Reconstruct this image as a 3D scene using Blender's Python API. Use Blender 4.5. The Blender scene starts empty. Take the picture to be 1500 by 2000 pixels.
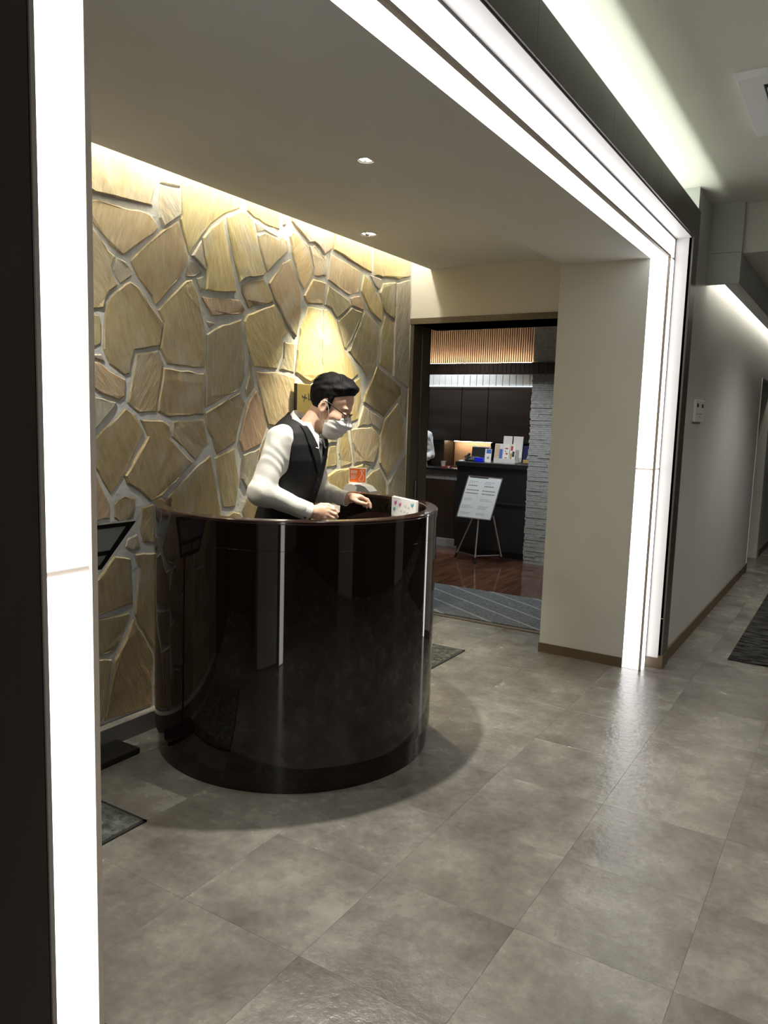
import bpy, bmesh, math, random
import numpy as np
from mathutils import Vector, Matrix
random.seed(7)
rng = np.random.default_rng(7)
sc = bpy.context.scene
COL = sc.collection
PI = math.pi

# ------------------------------------------------------------------ camera
YAW, PITCH, ROLL, EYE = 0.55501, 0.12161, 0.03057, 1.5
cam_data = bpy.data.cameras.new('camera')
cam_data.sensor_fit = 'VERTICAL'
cam_data.sensor_height = 24.0
cam_data.lens = 24.0 * 1502.0 / 2000.0
cam_data.clip_start = 0.02
cam = bpy.data.objects.new('camera', cam_data)
COL.objects.link(cam)
_f = Vector((-math.sin(YAW) * math.cos(PITCH), math.cos(YAW) * math.cos(PITCH), -math.sin(PITCH)))
_r = Vector((math.cos(YAW), math.sin(YAW), 0))
_u = _r.cross(_f)
_r2 = _r * math.cos(ROLL) + _u * math.sin(ROLL)
_u2 = _u * math.cos(ROLL) - _r * math.sin(ROLL)
m = Matrix.Identity(4)
for i in range(3):
    m[i][0], m[i][1], m[i][2] = _r2[i], _u2[i], -_f[i]
m[2][3] = EYE
cam.matrix_world = m
sc.camera = cam

# ------------------------------------------------------------------ world, exposure, light levels
world = bpy.data.worlds.new('world')
sc.world = world
world.use_nodes = True
world.node_tree.nodes['Background'].inputs[0].default_value = (0.55, 0.6, 0.62, 1)
world.node_tree.nodes['Background'].inputs[1].default_value = 0.02
sc.view_settings.view_transform = 'Standard'
sc.view_settings.look = 'None'
sc.view_settings.gamma = 1.0
sc.view_settings.use_curve_mapping = False
sc.view_settings.exposure = 0.66
sc.cycles.max_bounces = 8
sc.cycles.diffuse_bounces = 4
sc.cycles.glossy_bounces = 4
sc.cycles.sample_clamp_indirect = 6.0
sc.cycles.use_denoising = True

PORTAL_E = 2.4         # light boxes of the portal
SLOT_E = 58.0          # warm strip hidden in the slot above the stone wall
COVE_E = 15.0          # strip in the corridor cove above the portal
WALLSLOT_E = 14.0      # strip in the corridor wall slot
SPOT_COUNTER = 165.0    # recessed lamp over the counter, watts
SPOT_WALL = 145.0       # recessed lamp beside the stone wall
CORR_SPOT = 62.0       # recessed lamps in the corridor ceiling
BACK_SPOT = 60.0       # lamps of the lobby behind the doorway

# ------------------------------------------------------------------ materials
MATS = {}
def new_mat(name):
    mt = bpy.data.materials.new(name)
    mt.use_nodes = True
    MATS[name] = mt
    return mt, mt.node_tree.nodes, mt.node_tree.links, mt.node_tree.nodes['Principled BSDF']

def plain(name, col, rough=0.5, metal=0.0, var=0.06, scale=9.0, bump=0.0, bscale=60.0, coat=0.0, spec=0.5, stretch=None, rvar=0.0):
    """procedural material: two-tone noise around a colour, optional relief"""
    mt, N, L, b = new_mat(name)
    tc = N.new('ShaderNodeTexCoord')
    mp = N.new('ShaderNodeMapping')
    L.new(tc.outputs['Object'], mp.inputs[0])
    if stretch: mp.inputs['Scale'].default_value = stretch
    nz = N.new('ShaderNodeTexNoise')
    nz.inputs['Scale'].default_value = scale
    nz.inputs['Detail'].default_value = 4
    L.new(mp.outputs[0], nz.inputs['Vector'])
    rp = N.new('ShaderNodeValToRGB')
    rp.color_ramp.elements[0].position = 0.3
    rp.color_ramp.elements[1].position = 0.7
    rp.color_ramp.elements[0].color = (*[c * (1 - var) for c in col], 1)
    rp.color_ramp.elements[1].color = (*[min(1, c * (1 + var)) for c in col], 1)
    L.new(nz.outputs[0], rp.inputs[0])
    L.new(rp.outputs[0], b.inputs['Base Color'])
    b.inputs['Roughness'].default_value = rough
    b.inputs['Metallic'].default_value = metal
    b.inputs['Coat Weight'].default_value = coat
    b.inputs['Coat Roughness'].default_value = 0.03
    b.inputs['Specular IOR Level'].default_value = spec
    if rvar:
        mr = N.new('ShaderNodeMapRange')
        mr.inputs[3].default_value = rough - rvar
        mr.inputs[4].default_value = rough + rvar
        L.new(nz.outputs[0], mr.inputs[0])
        L.new(mr.outputs[0], b.inputs['Roughness'])
    if bump:
        n2 = N.new('ShaderNodeTexNoise')
        n2.inputs['Scale'].default_value = bscale
        n2.inputs['Detail'].default_value = 5
        L.new(mp.outputs[0], n2.inputs['Vector'])
        bp = N.new('ShaderNodeBump')
        bp.inputs['Strength'].default_value = bump
        bp.inputs['Distance'].default_value = 0.01
        L.new(n2.outputs[0], bp.inputs['Height'])
        L.new(bp.outputs[0], b.inputs['Normal'])
    return mt

def glow(name, col, strength):
    mt, N, L, b = new_mat(name)
    N.remove(b)
    em = N.new('ShaderNodeEmission')
    em.inputs[0].default_value = (*col, 1)
    em.inputs[1].default_value = strength
    L.new(em.outputs[0], N['Material Output'].inputs[0])
    return mt

def stone_mat():
    mt, N, L, b = new_mat('quartzite')
    tc = N.new('ShaderNodeTexCoord')
    oi = N.new('ShaderNodeObjectInfo')
    geo = N.new('ShaderNodeNewGeometry')
    # every slab turns its grain its own way
    ang = N.new('ShaderNodeMath'); ang.operation = 'MULTIPLY_ADD'
    ang.inputs[1].default_value = 1.5; ang.inputs[2].default_value = -0.75
    L.new(oi.outputs['Random'], ang.inputs[0])
    vr = N.new('ShaderNodeVectorRotate'); vr.rotation_type = 'X_AXIS'
    L.new(geo.outputs['Position'], vr.inputs['Vector'])
    L.new(ang.outputs[0], vr.inputs['Angle'])
    mp = N.new('ShaderNodeMapping')
    mp.inputs['Scale'].default_value = (1, 4.2, 1.0)
    L.new(vr.outputs[0], mp.inputs[0])
    grain = N.new('ShaderNodeTexNoise'); grain.inputs['Scale'].default_value = 11; grain.inputs['Detail'].default_value = 7
    grain.inputs['Roughness'].default_value = 0.68
    L.new(mp.outputs[0], grain.inputs['Vector'])
    blot = N.new('ShaderNodeTexNoise'); blot.inputs['Scale'].default_value = 5.5; blot.inputs['Detail'].default_value = 3
    L.new(geo.outputs['Position'], blot.inputs['Vector'])
    # grain brightens / darkens the slab's own colour
    r1 = N.new('ShaderNodeValToRGB')
    r1.color_ramp.elements[0].position = 0.28; r1.color_ramp.elements[0].color = (0.66, 0.59, 0.50, 1)
    r1.color_ramp.elements[1].position = 0.74; r1.color_ramp.elements[1].color = (1.2, 1.16, 1.1, 1)
    L.new(grain.outputs[0], r1.inputs[0])
    mul = N.new('ShaderNodeMix'); mul.data_type = 'RGBA'; mul.blend_type = 'MULTIPLY'; mul.inputs[0].default_value = 0.85
    L.new(oi.outputs['Color'], mul.inputs[6]); L.new(r1.outputs[0], mul.inputs[7])
    r2 = N.new('ShaderNodeValToRGB')
    r2.color_ramp.elements[0].position = 0.52; r2.color_ramp.elements[0].color = (0, 0, 0, 1)
    r2.color_ramp.elements[1].position = 0.72; r2.color_ramp.elements[1].color = (0.75, 0.75, 0.75, 1)
    L.new(blot.outputs[0], r2.inputs[0])
    mx = N.new('ShaderNodeMix'); mx.data_type = 'RGBA'
    L.new(r2.outputs[0], mx.inputs[0]); L.new(mul.outputs[2], mx.inputs[6])
    mx.inputs[7].default_value = (0.40, 0.38, 0.33, 1)
    # rusty patches
    rust = N.new('ShaderNodeTexNoise'); rust.inputs['Scale'].default_value = 3.7; rust.inputs['Detail'].default_value = 6; rust.inputs['Roughness'].default_value = 0.6
    sh_ = N.new('ShaderNodeVectorMath'); sh_.operation = 'ADD'; sh_.inputs[1].default_value = (7.3, 2.1, 5.7)
    L.new(mp.outputs[0], sh_.inputs[0]); L.new(sh_.outputs[0], rust.inputs['Vector'])
    r3 = N.new('ShaderNodeValToRGB')
    r3.color_ramp.elements[0].position = 0.50; r3.color_ramp.elements[0].color = (0, 0, 0, 1)
    r3.color_ramp.elements[1].position = 0.72; r3.color_ramp.elements[1].color = (0.6, 0.6, 0.6, 1)
    L.new(rust.outputs[0], r3.inputs[0])
    m3 = N.new('ShaderNodeMix'); m3.data_type = 'RGBA'
    L.new(r3.outputs[0], m3.inputs[0]); L.new(mx.outputs[2], m3.inputs[6]); m3.inputs[7].default_value = (0.38, 0.275, 0.135, 1)
    L.new(m3.outputs[2], b.inputs['Base Color'])
    b.inputs['Roughness'].default_value = 0.62
    b.inputs['Specular IOR Level'].default_value = 0.35
    bp = N.new('ShaderNodeBump'); bp.inputs['Strength'].default_value = 0.55; bp.inputs['Distance'].default_value = 0.012
    L.new(grain.outputs[0], bp.inputs['Height']); L.new(bp.outputs[0], b.inputs['Normal'])
    return mt

def tile_mat():
    mt, N, L, b = new_mat('floor_tile')
    geo = N.new('ShaderNodeNewGeometry'); oi = N.new('ShaderNodeObjectInfo')
    off = N.new('ShaderNodeVectorMath'); off.operation = 'MULTIPLY_ADD'
    L.new(oi.outputs['Random'], off.inputs[0]); off.inputs[1].default_value = (9, 5, 3)
    L.new(geo.outputs['Position'], off.inputs[2])
    n1 = N.new('ShaderNodeTexNoise'); n1.inputs['Scale'].default_value = 3.0; n1.inputs['Detail'].default_value = 8; n1.inputs['Roughness'].default_value = 0.64
    L.new(off.outputs[0], n1.inputs['Vector'])
    n2 = N.new('ShaderNodeTexNoise'); n2.inputs['Scale'].default_value = 34; n2.inputs['Detail'].default_value = 5; n2.inputs['Roughness'].default_value = 0.6
    L.new(off.outputs[0], n2.inputs['Vector'])
    rp = N.new('ShaderNodeValToRGB')
    e = rp.color_ramp.elements
    e[0].position = 0.26; e[0].color = (0.092, 0.083, 0.072, 1)
    e[1].position = 0.76; e[1].color = (0.290, 0.282, 0.252, 1)
    k = e.new(0.5); k.color = (0.166, 0.157, 0.140, 1)
    L.new(n1.outputs[0], rp.inputs[0])
    r2 = N.new('ShaderNodeValToRGB')
    r2.color_ramp.elements[0].position = 0.25; r2.color_ramp.elements[0].color = (0.80, 0.80, 0.80, 1)
    r2.color_ramp.elements[1].position = 0.75; r2.color_ramp.elements[1].color = (1.12, 1.12, 1.12, 1)
    L.new(n2.outputs[0], r2.inputs[0])
    mul = N.new('ShaderNodeMix'); mul.data_type = 'RGBA'; mul.blend_type = 'MULTIPLY'; mul.inputs[0].default_value = 1
    L.new(rp.outputs[0], mul.inputs[6]); L.new(r2.outputs[0], mul.inputs[7])
    # each tile a touch lighter or darker
    tone = N.new('ShaderNodeMapRange'); tone.inputs[3].default_value = 0.93; tone.inputs[4].default_value = 1.06
    L.new(oi.outputs['Random'], tone.inputs[0])
    m2 = N.new('ShaderNodeMix'); m2.data_type = 'RGBA'; m2.blend_type = 'MULTIPLY'; m2.inputs[0].default_value = 1
    L.new(mul.outputs[2], m2.inputs[6]); L.new(tone.outputs[0], m2.inputs[7])
    L.new(m2.outputs[2], b.inputs['Base Color'])
    rr = N.new('ShaderNodeMapRange'); rr.inputs[3].default_value = 0.15; rr.inputs[4].default_value = 0.36
    L.new(n1.outputs[0], rr.inputs[0]); L.new(rr.outputs[0], b.inputs['Roughness'])
    b.inputs['Specular IOR Level'].default_value = 0.62
    bp = N.new('ShaderNodeBump'); bp.inputs['Strength'].default_value = 0.22; bp.inputs['Distance'].default_value = 0.01
    L.new(n2.outputs[0], bp.inputs['Height']); L.new(bp.outputs[0], b.inputs['Normal'])
    return mt

def wood_floor_mat():
    mt, N, L, b = new_mat('lobby_wood_floor')
    geo = N.new('ShaderNodeNewGeometry'); oi = N.new('ShaderNodeObjectInfo')
    vr = N.new('ShaderNodeVectorRotate'); vr.rotation_type = 'Z_AXIS'; vr.inputs['Angle'].default_value = 0.0
    L.new(geo.outputs['Position'], vr.inputs['Vector'])
    mp = N.new('ShaderNodeMapping'); mp.inputs['Scale'].default_value = (14, 1.2, 1)
    L.new(vr.outputs[0], mp.inputs[0])
    n = N.new('ShaderNodeTexNoise'); n.inputs['Scale'].default_value = 2.2; n.inputs['Detail'].default_value = 5
    L.new(mp.outputs[0], n.inputs['Vector'])
    rp = N.new('ShaderNodeValToRGB')
    rp.color_ramp.elements[0].position = 0.3; rp.color_ramp.elements[0].color = (0.050, 0.022, 0.013, 1)
    rp.color_ramp.elements[1].position = 0.7; rp.color_ramp.elements[1].color = (0.135, 0.062, 0.038, 1)
    L.new(n.outputs[0], rp.inputs[0])
    tone = N.new('ShaderNodeMapRange'); tone.inputs[3].default_value = 0.75; tone.inputs[4].default_value = 1.25
    L.new(oi.outputs['Random'], tone.inputs[0])
    m2 = N.new('ShaderNodeMix'); m2.data_type = 'RGBA'; m2.blend_type = 'MULTIPLY'; m2.inputs[0].default_value = 1
    L.new(rp.outputs[0], m2.inputs[6]); L.new(tone.outputs[0], m2.inputs[7])
    L.new(m2.outputs[2], b.inputs['Base Color'])
    b.inputs['Roughness'].default_value = 0.08
    return mt

def carpet_mat(name, dark, light, scale=40, stretch=(1, 1, 1), stripe=False):
    mt, N, L, b = new_mat(name)
    geo = N.new('ShaderNodeNewGeometry')
    mp = N.new('ShaderNodeMapping'); mp.inputs['Scale'].default_value = stretch
    L.new(geo.outputs['Position'], mp.inputs[0])
    n = N.new('ShaderNodeTexNoise'); n.inputs['Scale'].default_value = scale; n.inputs['Detail'].default_value = 6; n.inputs['Roughness'].default_value = 0.75
    L.new(mp.outputs[0], n.inputs['Vector'])
    rp = N.new('ShaderNodeValToRGB')
    rp.color_ramp.elements[0].position = 0.42; rp.color_ramp.elements[0].color = (*dark, 1)
    rp.color_ramp.elements[1].position = 0.64; rp.color_ramp.elements[1].color = (*light, 1)
    L.new(n.outputs[0], rp.inputs[0])
    src = rp.outputs[0]
    if stripe:
        w = N.new('ShaderNodeTexWave'); w.bands_direction = 'X'
        w.inputs['Scale'].default_value = 1.55; w.inputs['Distortion'].default_value = 0.0
        vr = N.new('ShaderNodeVectorRotate'); vr.rotation_type = 'Z_AXIS'; vr.inputs['Angle'].default_value = -1.04
        L.new(geo.outputs['Position'], vr.inputs['Vector']); L.new(vr.outputs[0], w.inputs['Vector'])
        r2 = N.new('ShaderNodeValToRGB')
        r2.color_ramp.elements[0].position = 0.955; r2.color_ramp.elements[0].color = (0, 0, 0, 1)
        r2.color_ramp.elements[1].position = 0.985; r2.color_ramp.elements[1].color = (0.38, 0.38, 0.38, 1)
        L.new(w.outputs[1], r2.inputs[0])
        mx = N.new('ShaderNodeMix'); mx.data_type = 'RGBA'
        L.new(r2.outputs[0], mx.inputs[0]); L.new(src, mx.inputs[6]); mx.inputs[7].default_value = (0.45, 0.47, 0.46, 1)
        src = mx.outputs[2]
    L.new(src, b.inputs['Base Color'])
    b.inputs['Roughness'].default_value = 0.95
    b.inputs['Specular IOR Level'].default_value = 0.1
    bp = N.new('ShaderNodeBump'); bp.inputs['Strength'].default_value = 0.6; bp.inputs['Distance'].default_value = 0.01
    L.new(n.outputs[0], bp.inputs['Height']); L.new(bp.outputs[0], b.inputs['Normal'])
    return mt

stone_mat(); tile_mat(); wood_floor_mat()
carpet_mat('mat_stripe', (0.075, 0.085, 0.09), (0.17, 0.185, 0.19), 60, stripe=True)
carpet_mat('mat_grey', (0.035, 0.040, 0.037), (0.13, 0.14, 0.125), 26)
carpet_mat('carpet_black', (0.006, 0.006, 0.006), (0.10, 0.10, 0.095), 7, stretch=(1, 4, 1))
plain('mortar', (0.57, 0.585, 0.57), 0.9, var=0.12, scale=14, bump=0.4, bscale=45)
plain('ceiling_paint', (0.60, 0.595, 0.57), 0.9, var=0.02, scale=3)
plain('corridor_ceiling_paint', (0.72, 0.715, 0.66), 0.9, var=0.02, scale=3)
plain('wall_paint_warm', (0.60, 0.605, 0.565), 0.75, var=0.03, scale=2.5, bump=0.04, bscale=220)
plain('wall_paint_cream', (0.56, 0.53, 0.47), 0.75, var=0.03, scale=2.5)
plain('wall_paint_grey', (0.52, 0.53, 0.52), 0.45, var=0.03, scale=2.0, bump=0.03, bscale=180)
plain('white_gloss', (0.78, 0.76, 0.73), 0.3, var=0.02)
plain('reveal_paint', (0.66, 0.64, 0.62), 0.45, var=0.02)
plain('dark_panel', (0.060, 0.053, 0.042), 0.33, var=0.25, scale=6, stretch=(1, 1, 0.15))
plain('dark_wood', (0.030, 0.020, 0.014), 0.4, var=0.25, scale=8, stretch=(1, 1, 0.12))
plain('dark_wood_across', (0.026, 0.021, 0.018), 0.4, var=0.35, scale=8, stretch=(0.12, 1, 1))
plain('door_wood', (0.050, 0.038, 0.021), 0.4, var=0.2, scale=8, stretch=(1, 1, 0.12))
plain('lintel_wood', (0.085, 0.063, 0.034), 0.4, var=0.2, scale=10, stretch=(0.15, 1, 1))
plain('baseboard_brown', (0.11, 0.078, 0.046), 0.5, var=0.1)
plain('seam_trim', (0.52, 0.45, 0.38), 0.5, var=0.04)
plain('edge_trim', (0.85, 0.76, 0.66), 0.5, var=0.04)
plain('seam_grey', (0.22, 0.20, 0.22), 0.5, var=0.04)
plain('plinth_grey', (0.20, 0.19, 0.175), 0.5, var=0.12, scale=12)
plain('lacquer', (0.0075, 0.0036, 0.0028), 0.03, var=0.1, coat=0.0, spec=0.62)
plain('lacquer_rim', (0.030, 0.014, 0.010), 0.14, var=0.1, coat=0.5)
plain('black_matt', (0.012, 0.012, 0.012), 0.5, var=0.1)
plain('black_satin', (0.012, 0.012, 0.013), 0.3, var=0.1)
plain('grey_panel', (0.30, 0.30, 0.30), 0.35, var=0.05)
plain('cassette_white', (0.90, 0.91, 0.92), 0.3, var=0.01)
plain('white_plastic', (0.75, 0.75, 0.74), 0.35, var=0.02)
plain('grey_plastic', (0.20, 0.21, 0.22), 0.3, var=0.04)
plain('chrome', (0.75, 0.75, 0.76), 0.18, metal=1.0, var=0.02)
plain('alu', (0.62, 0.63, 0.64), 0.3, metal=1.0, var=0.03)
plain('brass', (0.36, 0.28, 0.10), 0.38, metal=0.55, var=0.06)
plain('ledger_stone', (0.33, 0.345, 0.335), 0.85, var=0.18, scale=30, bump=0.3)
plain('slat_wood', (0.74, 0.55, 0.38), 0.45, var=0.12, scale=8, stretch=(1, 1, 0.1))
plain('slat_backing', (0.06, 0.035, 0.02), 0.7, var=0.1)
plain('tile_white', (0.62, 0.66, 0.66), 0.2, var=0.04)
plain('nook_wood', (0.55, 0.36, 0.22), 0.5, var=0.15, scale=5, stretch=(0.2, 1, 1))
plain('paper', (0.80, 0.80, 0.78), 0.6, var=0.02)
plain('paper_cool', (0.72, 0.76, 0.78), 0.5, var=0.02)
plain('ink', (0.03, 0.03, 0.035), 0.6, var=0.05)
plain('ink_grey', (0.30, 0.31, 0.33), 0.6, var=0.05)
plain('orange_print', (0.85, 0.16, 0.02), 0.5, var=0.03)
plain('blue_vivid', (0.01, 0.02, 0.85), 0.35, var=0.03)
plain('blue_print', (0.06, 0.16, 0.52), 0.5, var=0.15, scale=20)
plain('tan_print', (0.60, 0.47, 0.33), 0.5, var=0.15, scale=20)
plain('red_print', (0.45, 0.06, 0.05), 0.5, var=0.15, scale=40)
plain('navy_print', (0.02, 0.022, 0.09), 0.4, var=0.3, scale=30)
plain('gold_print', (0.42, 0.30, 0.08), 0.5, var=0.2, scale=30)
plain('teal_print', (0.05, 0.35, 0.38), 0.5, var=0.1)
plain('magenta_print', (0.50, 0.08, 0.32), 0.5, var=0.1)
plain('monitor_dark', (0.035, 0.04, 0.045), 0.25, var=0.1)
glow('portal_glow', (1.0, 0.985, 0.985), PORTAL_E)
glow('slot_glow', (1.0, 0.93, 0.76), SLOT_E)
glow('cove_glow', (0.93, 1.0, 0.86), COVE_E)
glow('wallslot_glow', (1.0, 0.93, 0.78), WALLSLOT_E)
glow('lamp_glow', (1.0, 0.9, 0.7), 30.0)
glow('warm_led', (1.0, 0.78, 0.55), 26.0)
glow('cool_led', (0.85, 0.95, 1.0), 2.6)

# ------------------------------------------------------------------ mesh helpers
class MB:
    """collects boxes, prisms, tubes and lathes; build() links them as ONE mesh object"""
    def __init__(s):
        s.v, s.f, s.sm = [], [], []
        s.sharp = 40
    def add(s, verts, faces, smooth=False):
        o = len(s.v)
        s.v += [tuple(p) for p in verts]
        s.f += [tuple(i + o for i in f) for f in faces]
        s.sm += [smooth] * len(faces)
        return s
    def box(s, x0, x1, y0, y1, z0, z1):
        v = [(x, y, z) for z in (z0, z1) for y in (y0, y1) for x in (x0, x1)]
        return s.add(v, [(0, 2, 3, 1), (4, 5, 7, 6), (0, 1, 5, 4), (2, 6, 7, 3), (0, 4, 6, 2), (1, 3, 7, 5)])
    def hexa(s, p):   # 8 points: bottom 4 ccw, top 4 ccw
        return s.add(p, [(3, 2, 1, 0), (4, 5, 6, 7), (0, 1, 5, 4), (1, 2, 6, 5), (2, 3, 7, 6), (3, 0, 4, 7)])
    def rbox(s, cx, cy, cz, sx, sy, sz, r=0.004, rot=None):
        """box with bevelled edges (chamfer r); rot = Matrix 3x3"""
        hx, hy, hz = sx / 2, sy / 2, sz / 2
        r = min(r, hx * .9, hy * .9, hz * .9)
        bm = bmesh.new()
        bmesh.ops.create_cube(bm, size=1)
        for v in bm.verts: v.co = Vector((v.co.x * sx, v.co.y * sy, v.co.z * sz))
        bmesh.ops.bevel(bm, geom=bm.edges[:], offset=r, segments=2, profile=0.5, affect='EDGES')
        bm.verts.index_update()
        vs = [((rot @ v.co) if rot is not None else v.co) + Vector((cx, cy, cz)) for v in bm.verts]
        fs = [[v.index for v in f.verts] for f in bm.faces]
        bm.free()
        return s.add(vs, fs)
    def obox(s, c, ex, ey, ez):
        """box from centre and three half-extent vectors"""
        c, ex, ey, ez = map(Vector, (c, ex, ey, ez))
        return s.hexa([c - ex - ey - ez, c + ex - ey - ez, c + ex + ey - ez, c - ex + ey - ez,
                       c - ex - ey + ez, c + ex - ey + ez, c + ex + ey + ez, c - ex + ey + ez])
    def prism(s, poly, axis, a, b):
        """extrude a 2-D polygon along axis between a and b; poly in the other two axes, in x,y,z order"""
        def P(q, t):
            l = list(q); l.insert(axis, t); return tuple(l)
        n = len(poly)
        v = [P(q, a) for q in poly] + [P(q, b) for q in poly]
        return s.add(v, [tuple(range(n))[::-1], tuple(range(n, 2 * n))] + [(i, (i + 1) % n, n + (i + 1) % n, n + i) for i in range(n)])
    def tube(s, pts, r, n=10, cap=True):
        pts = [Vector(p) for p in pts]
        rr = r if isinstance(r, (list, tuple)) else [r] * len(pts)
        base = len(s.v); vs = []; fs = []
        up = None
        for i, p in enumerate(pts):
            d = (pts[min(i + 1, len(pts) - 1)] - pts[max(i - 1, 0)]).normalized()
            if up is None:
                up = Vector((0, 0, 1)) if abs(d.z) < 0.9 else Vector((1, 0, 0))
            a = d.cross(up).normalized(); b = a.cross(d).normalized(); up = b
            for k in range(n):
                t = 2 * PI * k / n
                vs.append(p + (a * math.cos(t) + b * math.sin(t)) * rr[i])
        for i in range(len(pts) - 1):
            for k in range(n):
                fs.append((i * n + k, i * n + (k + 1) % n, (i + 1) * n + (k + 1) % n, (i + 1) * n + k))
        s.add(vs, fs, True)
        if cap:
            s.f += [tuple(base + k for k in range(n))[::-1], tuple(base + (len(pts) - 1) * n + k for k in range(n))]
            s.sm += [False, False]
        return s
    def lathe(s, prof, c, n=32, a0=0.0, a1=2 * PI, closed=False):
        """revolve (r,z) profile about a vertical axis at c; closed: the profile is a loop"""
        full = abs(a1 - a0 - 2 * PI) < 1e-6
        m_ = n if full else n + 1
        k = len(prof); vs = []; fs = []
        for i in range(m_):
            t = a0 + (a1 - a0) * i / n
            for r, z in prof:
                vs.append((c[0] + r * math.cos(t), c[1] + r * math.sin(t), c[2] + z))
        segs = k if closed else k - 1
        for i in range(n):
            j = (i + 1) % m_
            for q in range(segs):
                w = (q + 1) % k
                fs.append((i * k + q, j * k + q, j * k + w, i * k + w))
        base = len(s.v)
        s.add(vs, fs, True)
        if closed and not full:
            s.f += [tuple(base + q for q in range(k)), tuple(base + (m_ - 1) * k + q for q in range(k))[::-1]]
            s.sm += [False, False]
        return s
    def mesh(s, name, org=(0, 0, 0)):
        me = bpy.data.meshes.new(name)
        me.from_pydata([(a - org[0], b - org[1], c - org[2]) for a, b, c in s.v], [], s.f)
        me.polygons.foreach_set('use_smooth', s.sm)
        me.update()
        bm = bmesh.new(); bm.from_mesh(me)
        bmesh.ops.recalc_face_normals(bm, faces=bm.faces[:])
        bm.to_mesh(me); bm.free()
        if any(s.sm):
            me.set_sharp_from_angle(angle=math.radians(s.sharp))
        return me

ORG = {}
def link(name, data, parent=None, loc=(0, 0, 0)):
    o = bpy.data.objects.new(name, data)
    COL.objects.link(o)
    po = ORG.get(parent.name, (0, 0, 0)) if parent else (0, 0, 0)
    if parent: o.parent = parent
    o.location = (loc[0] - po[0], loc[1] - po[1], loc[2] - po[2])
    ORG[o.name] = tuple(loc)
    return o
def obj(name, mb, mat, parent=None, org=None):
    """mb in world coordinates; the object's origin is org (default the parent's)"""
    if org is None: org = ORG.get(parent.name, (0, 0, 0)) if parent else (0, 0, 0)
    me = mb.mesh(name, org)
    if mat: me.materials.append(MATS[mat])
    return link(name, me, parent, org)
def tag(o, label, cat, group=None, kind=None):
    o['label'] = label
    if cat: o['category'] = cat
    if group: o['group'] = group
    if kind: o['kind'] = kind
    return o
def thing(name, label, cat, loc, group=None, kind=None):
    o = link(name, None, None, loc)
    o.empty_display_size = 0.05
    return tag(o, label, cat, group, kind)
def struct(name, mb, mat, label, cat):
    return tag(obj(name, mb, mat), label, cat, kind='structure')
def box(*a): return MB().box(*a)
def spot(name, loc, power, angle, blend, size, col=(1, 0.93, 0.8), parent=None, aim=None):
    d = bpy.data.lights.new(name, 'SPOT')
    d.energy = power; d.spot_size = math.radians(angle); d.spot_blend = blend
    d.shadow_soft_size = size; d.color = col
    o = link(name, d, parent, loc)
    if aim is not None:
        o.rotation_euler = (Vector(aim) - Vector(loc)).to_track_quat('-Z', 'Y').to_euler()
    return o
# ================================================================== THE SETTING
XS = -2.80            # face of the stone wall
YD = 4.80             # face of the wall with the doorway
ZA, ZS = 2.53, 2.475  # ceiling of the niche, soffit of the portal
XC = -0.97            # left wall of the corridor
# ---- floor: base slab, square vinyl tiles, wooden planks of the lobby
floor = struct('floor', box(-6.2, 2.2, -2.5, 16, -0.2, -0.006), 'floor_tile', 'grey-brown stone-look tile floor of niche and corridor', 'floor')
T = 0.455
tm = MB()
g, h, c = T / 2 - 0.0002, 0.006, 0.0004
tm.hexa([(-g, -g, -h), (g, -g, -h), (g, g, -h), (-g, g, -h), (-g, -g, -c), (g, -g, -c), (g, g, -c), (-g, g, -c)])
tm = MB()
tm.v = [(-g, -g, -h), (g, -g, -h), (g, g, -h), (-g, g, -h), (-g, -g, -c), (g, -g, -c), (g, g, -c), (-g, g, -c),
        (-g + c, -g + c, 0), (g - c, -g + c, 0), (g - c, g - c, 0), (-g + c, g - c, 0)]
tm.f = [(0, 1, 5, 4), (1, 2, 6, 5), (2, 3, 7, 6), (3, 0, 4, 7), (4, 5, 9, 8), (5, 6, 10, 9), (6, 7, 11, 10), (7, 4, 8, 11), (8, 9, 10, 11)]
tm.sm = [False] * 9
tile_me = tm.mesh('tile'); tile_me.materials.append(MATS['floor_tile'])
for i in range(-6, 4):
    for j in range(-3, 17):
        cx, cy = -0.305 + T * (i + 0.5), 3.40 + T * (j - 2 + 0.5)
        if cx + T / 2 < XC and cy > 5.2: continue
        if cx < -2.9: continue
        link('tile', tile_me, floor, (cx, cy, 0))
pl = MB().box(-0.0745, 0.0745, -0.9995, 0.9995, -0.006, 0.0)
pl_me = pl.mesh('plank'); pl_me.materials.append(MATS['lobby_wood_floor'])
lobby = struct('floor_lobby', box(-6.0, -1.16, 5.19, 9.6, -0.05, -0.0045), 'lobby_wood_floor', 'glossy reddish-brown wooden floor of the lobby behind the doorway', 'floor')
for j in range(24):
    for k in range(2):
        link('plank', pl_me, lobby, (-1.43 - 0.15 * j, 6.201 + 2.0 * k, 0))
struct('trim_1', box(-2.8, -1.71, 5.15, 5.20, -0.004, 0.006), 'lintel_wood', 'brown wooden threshold strip between tile floor and lobby mat', 'threshold')

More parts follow.
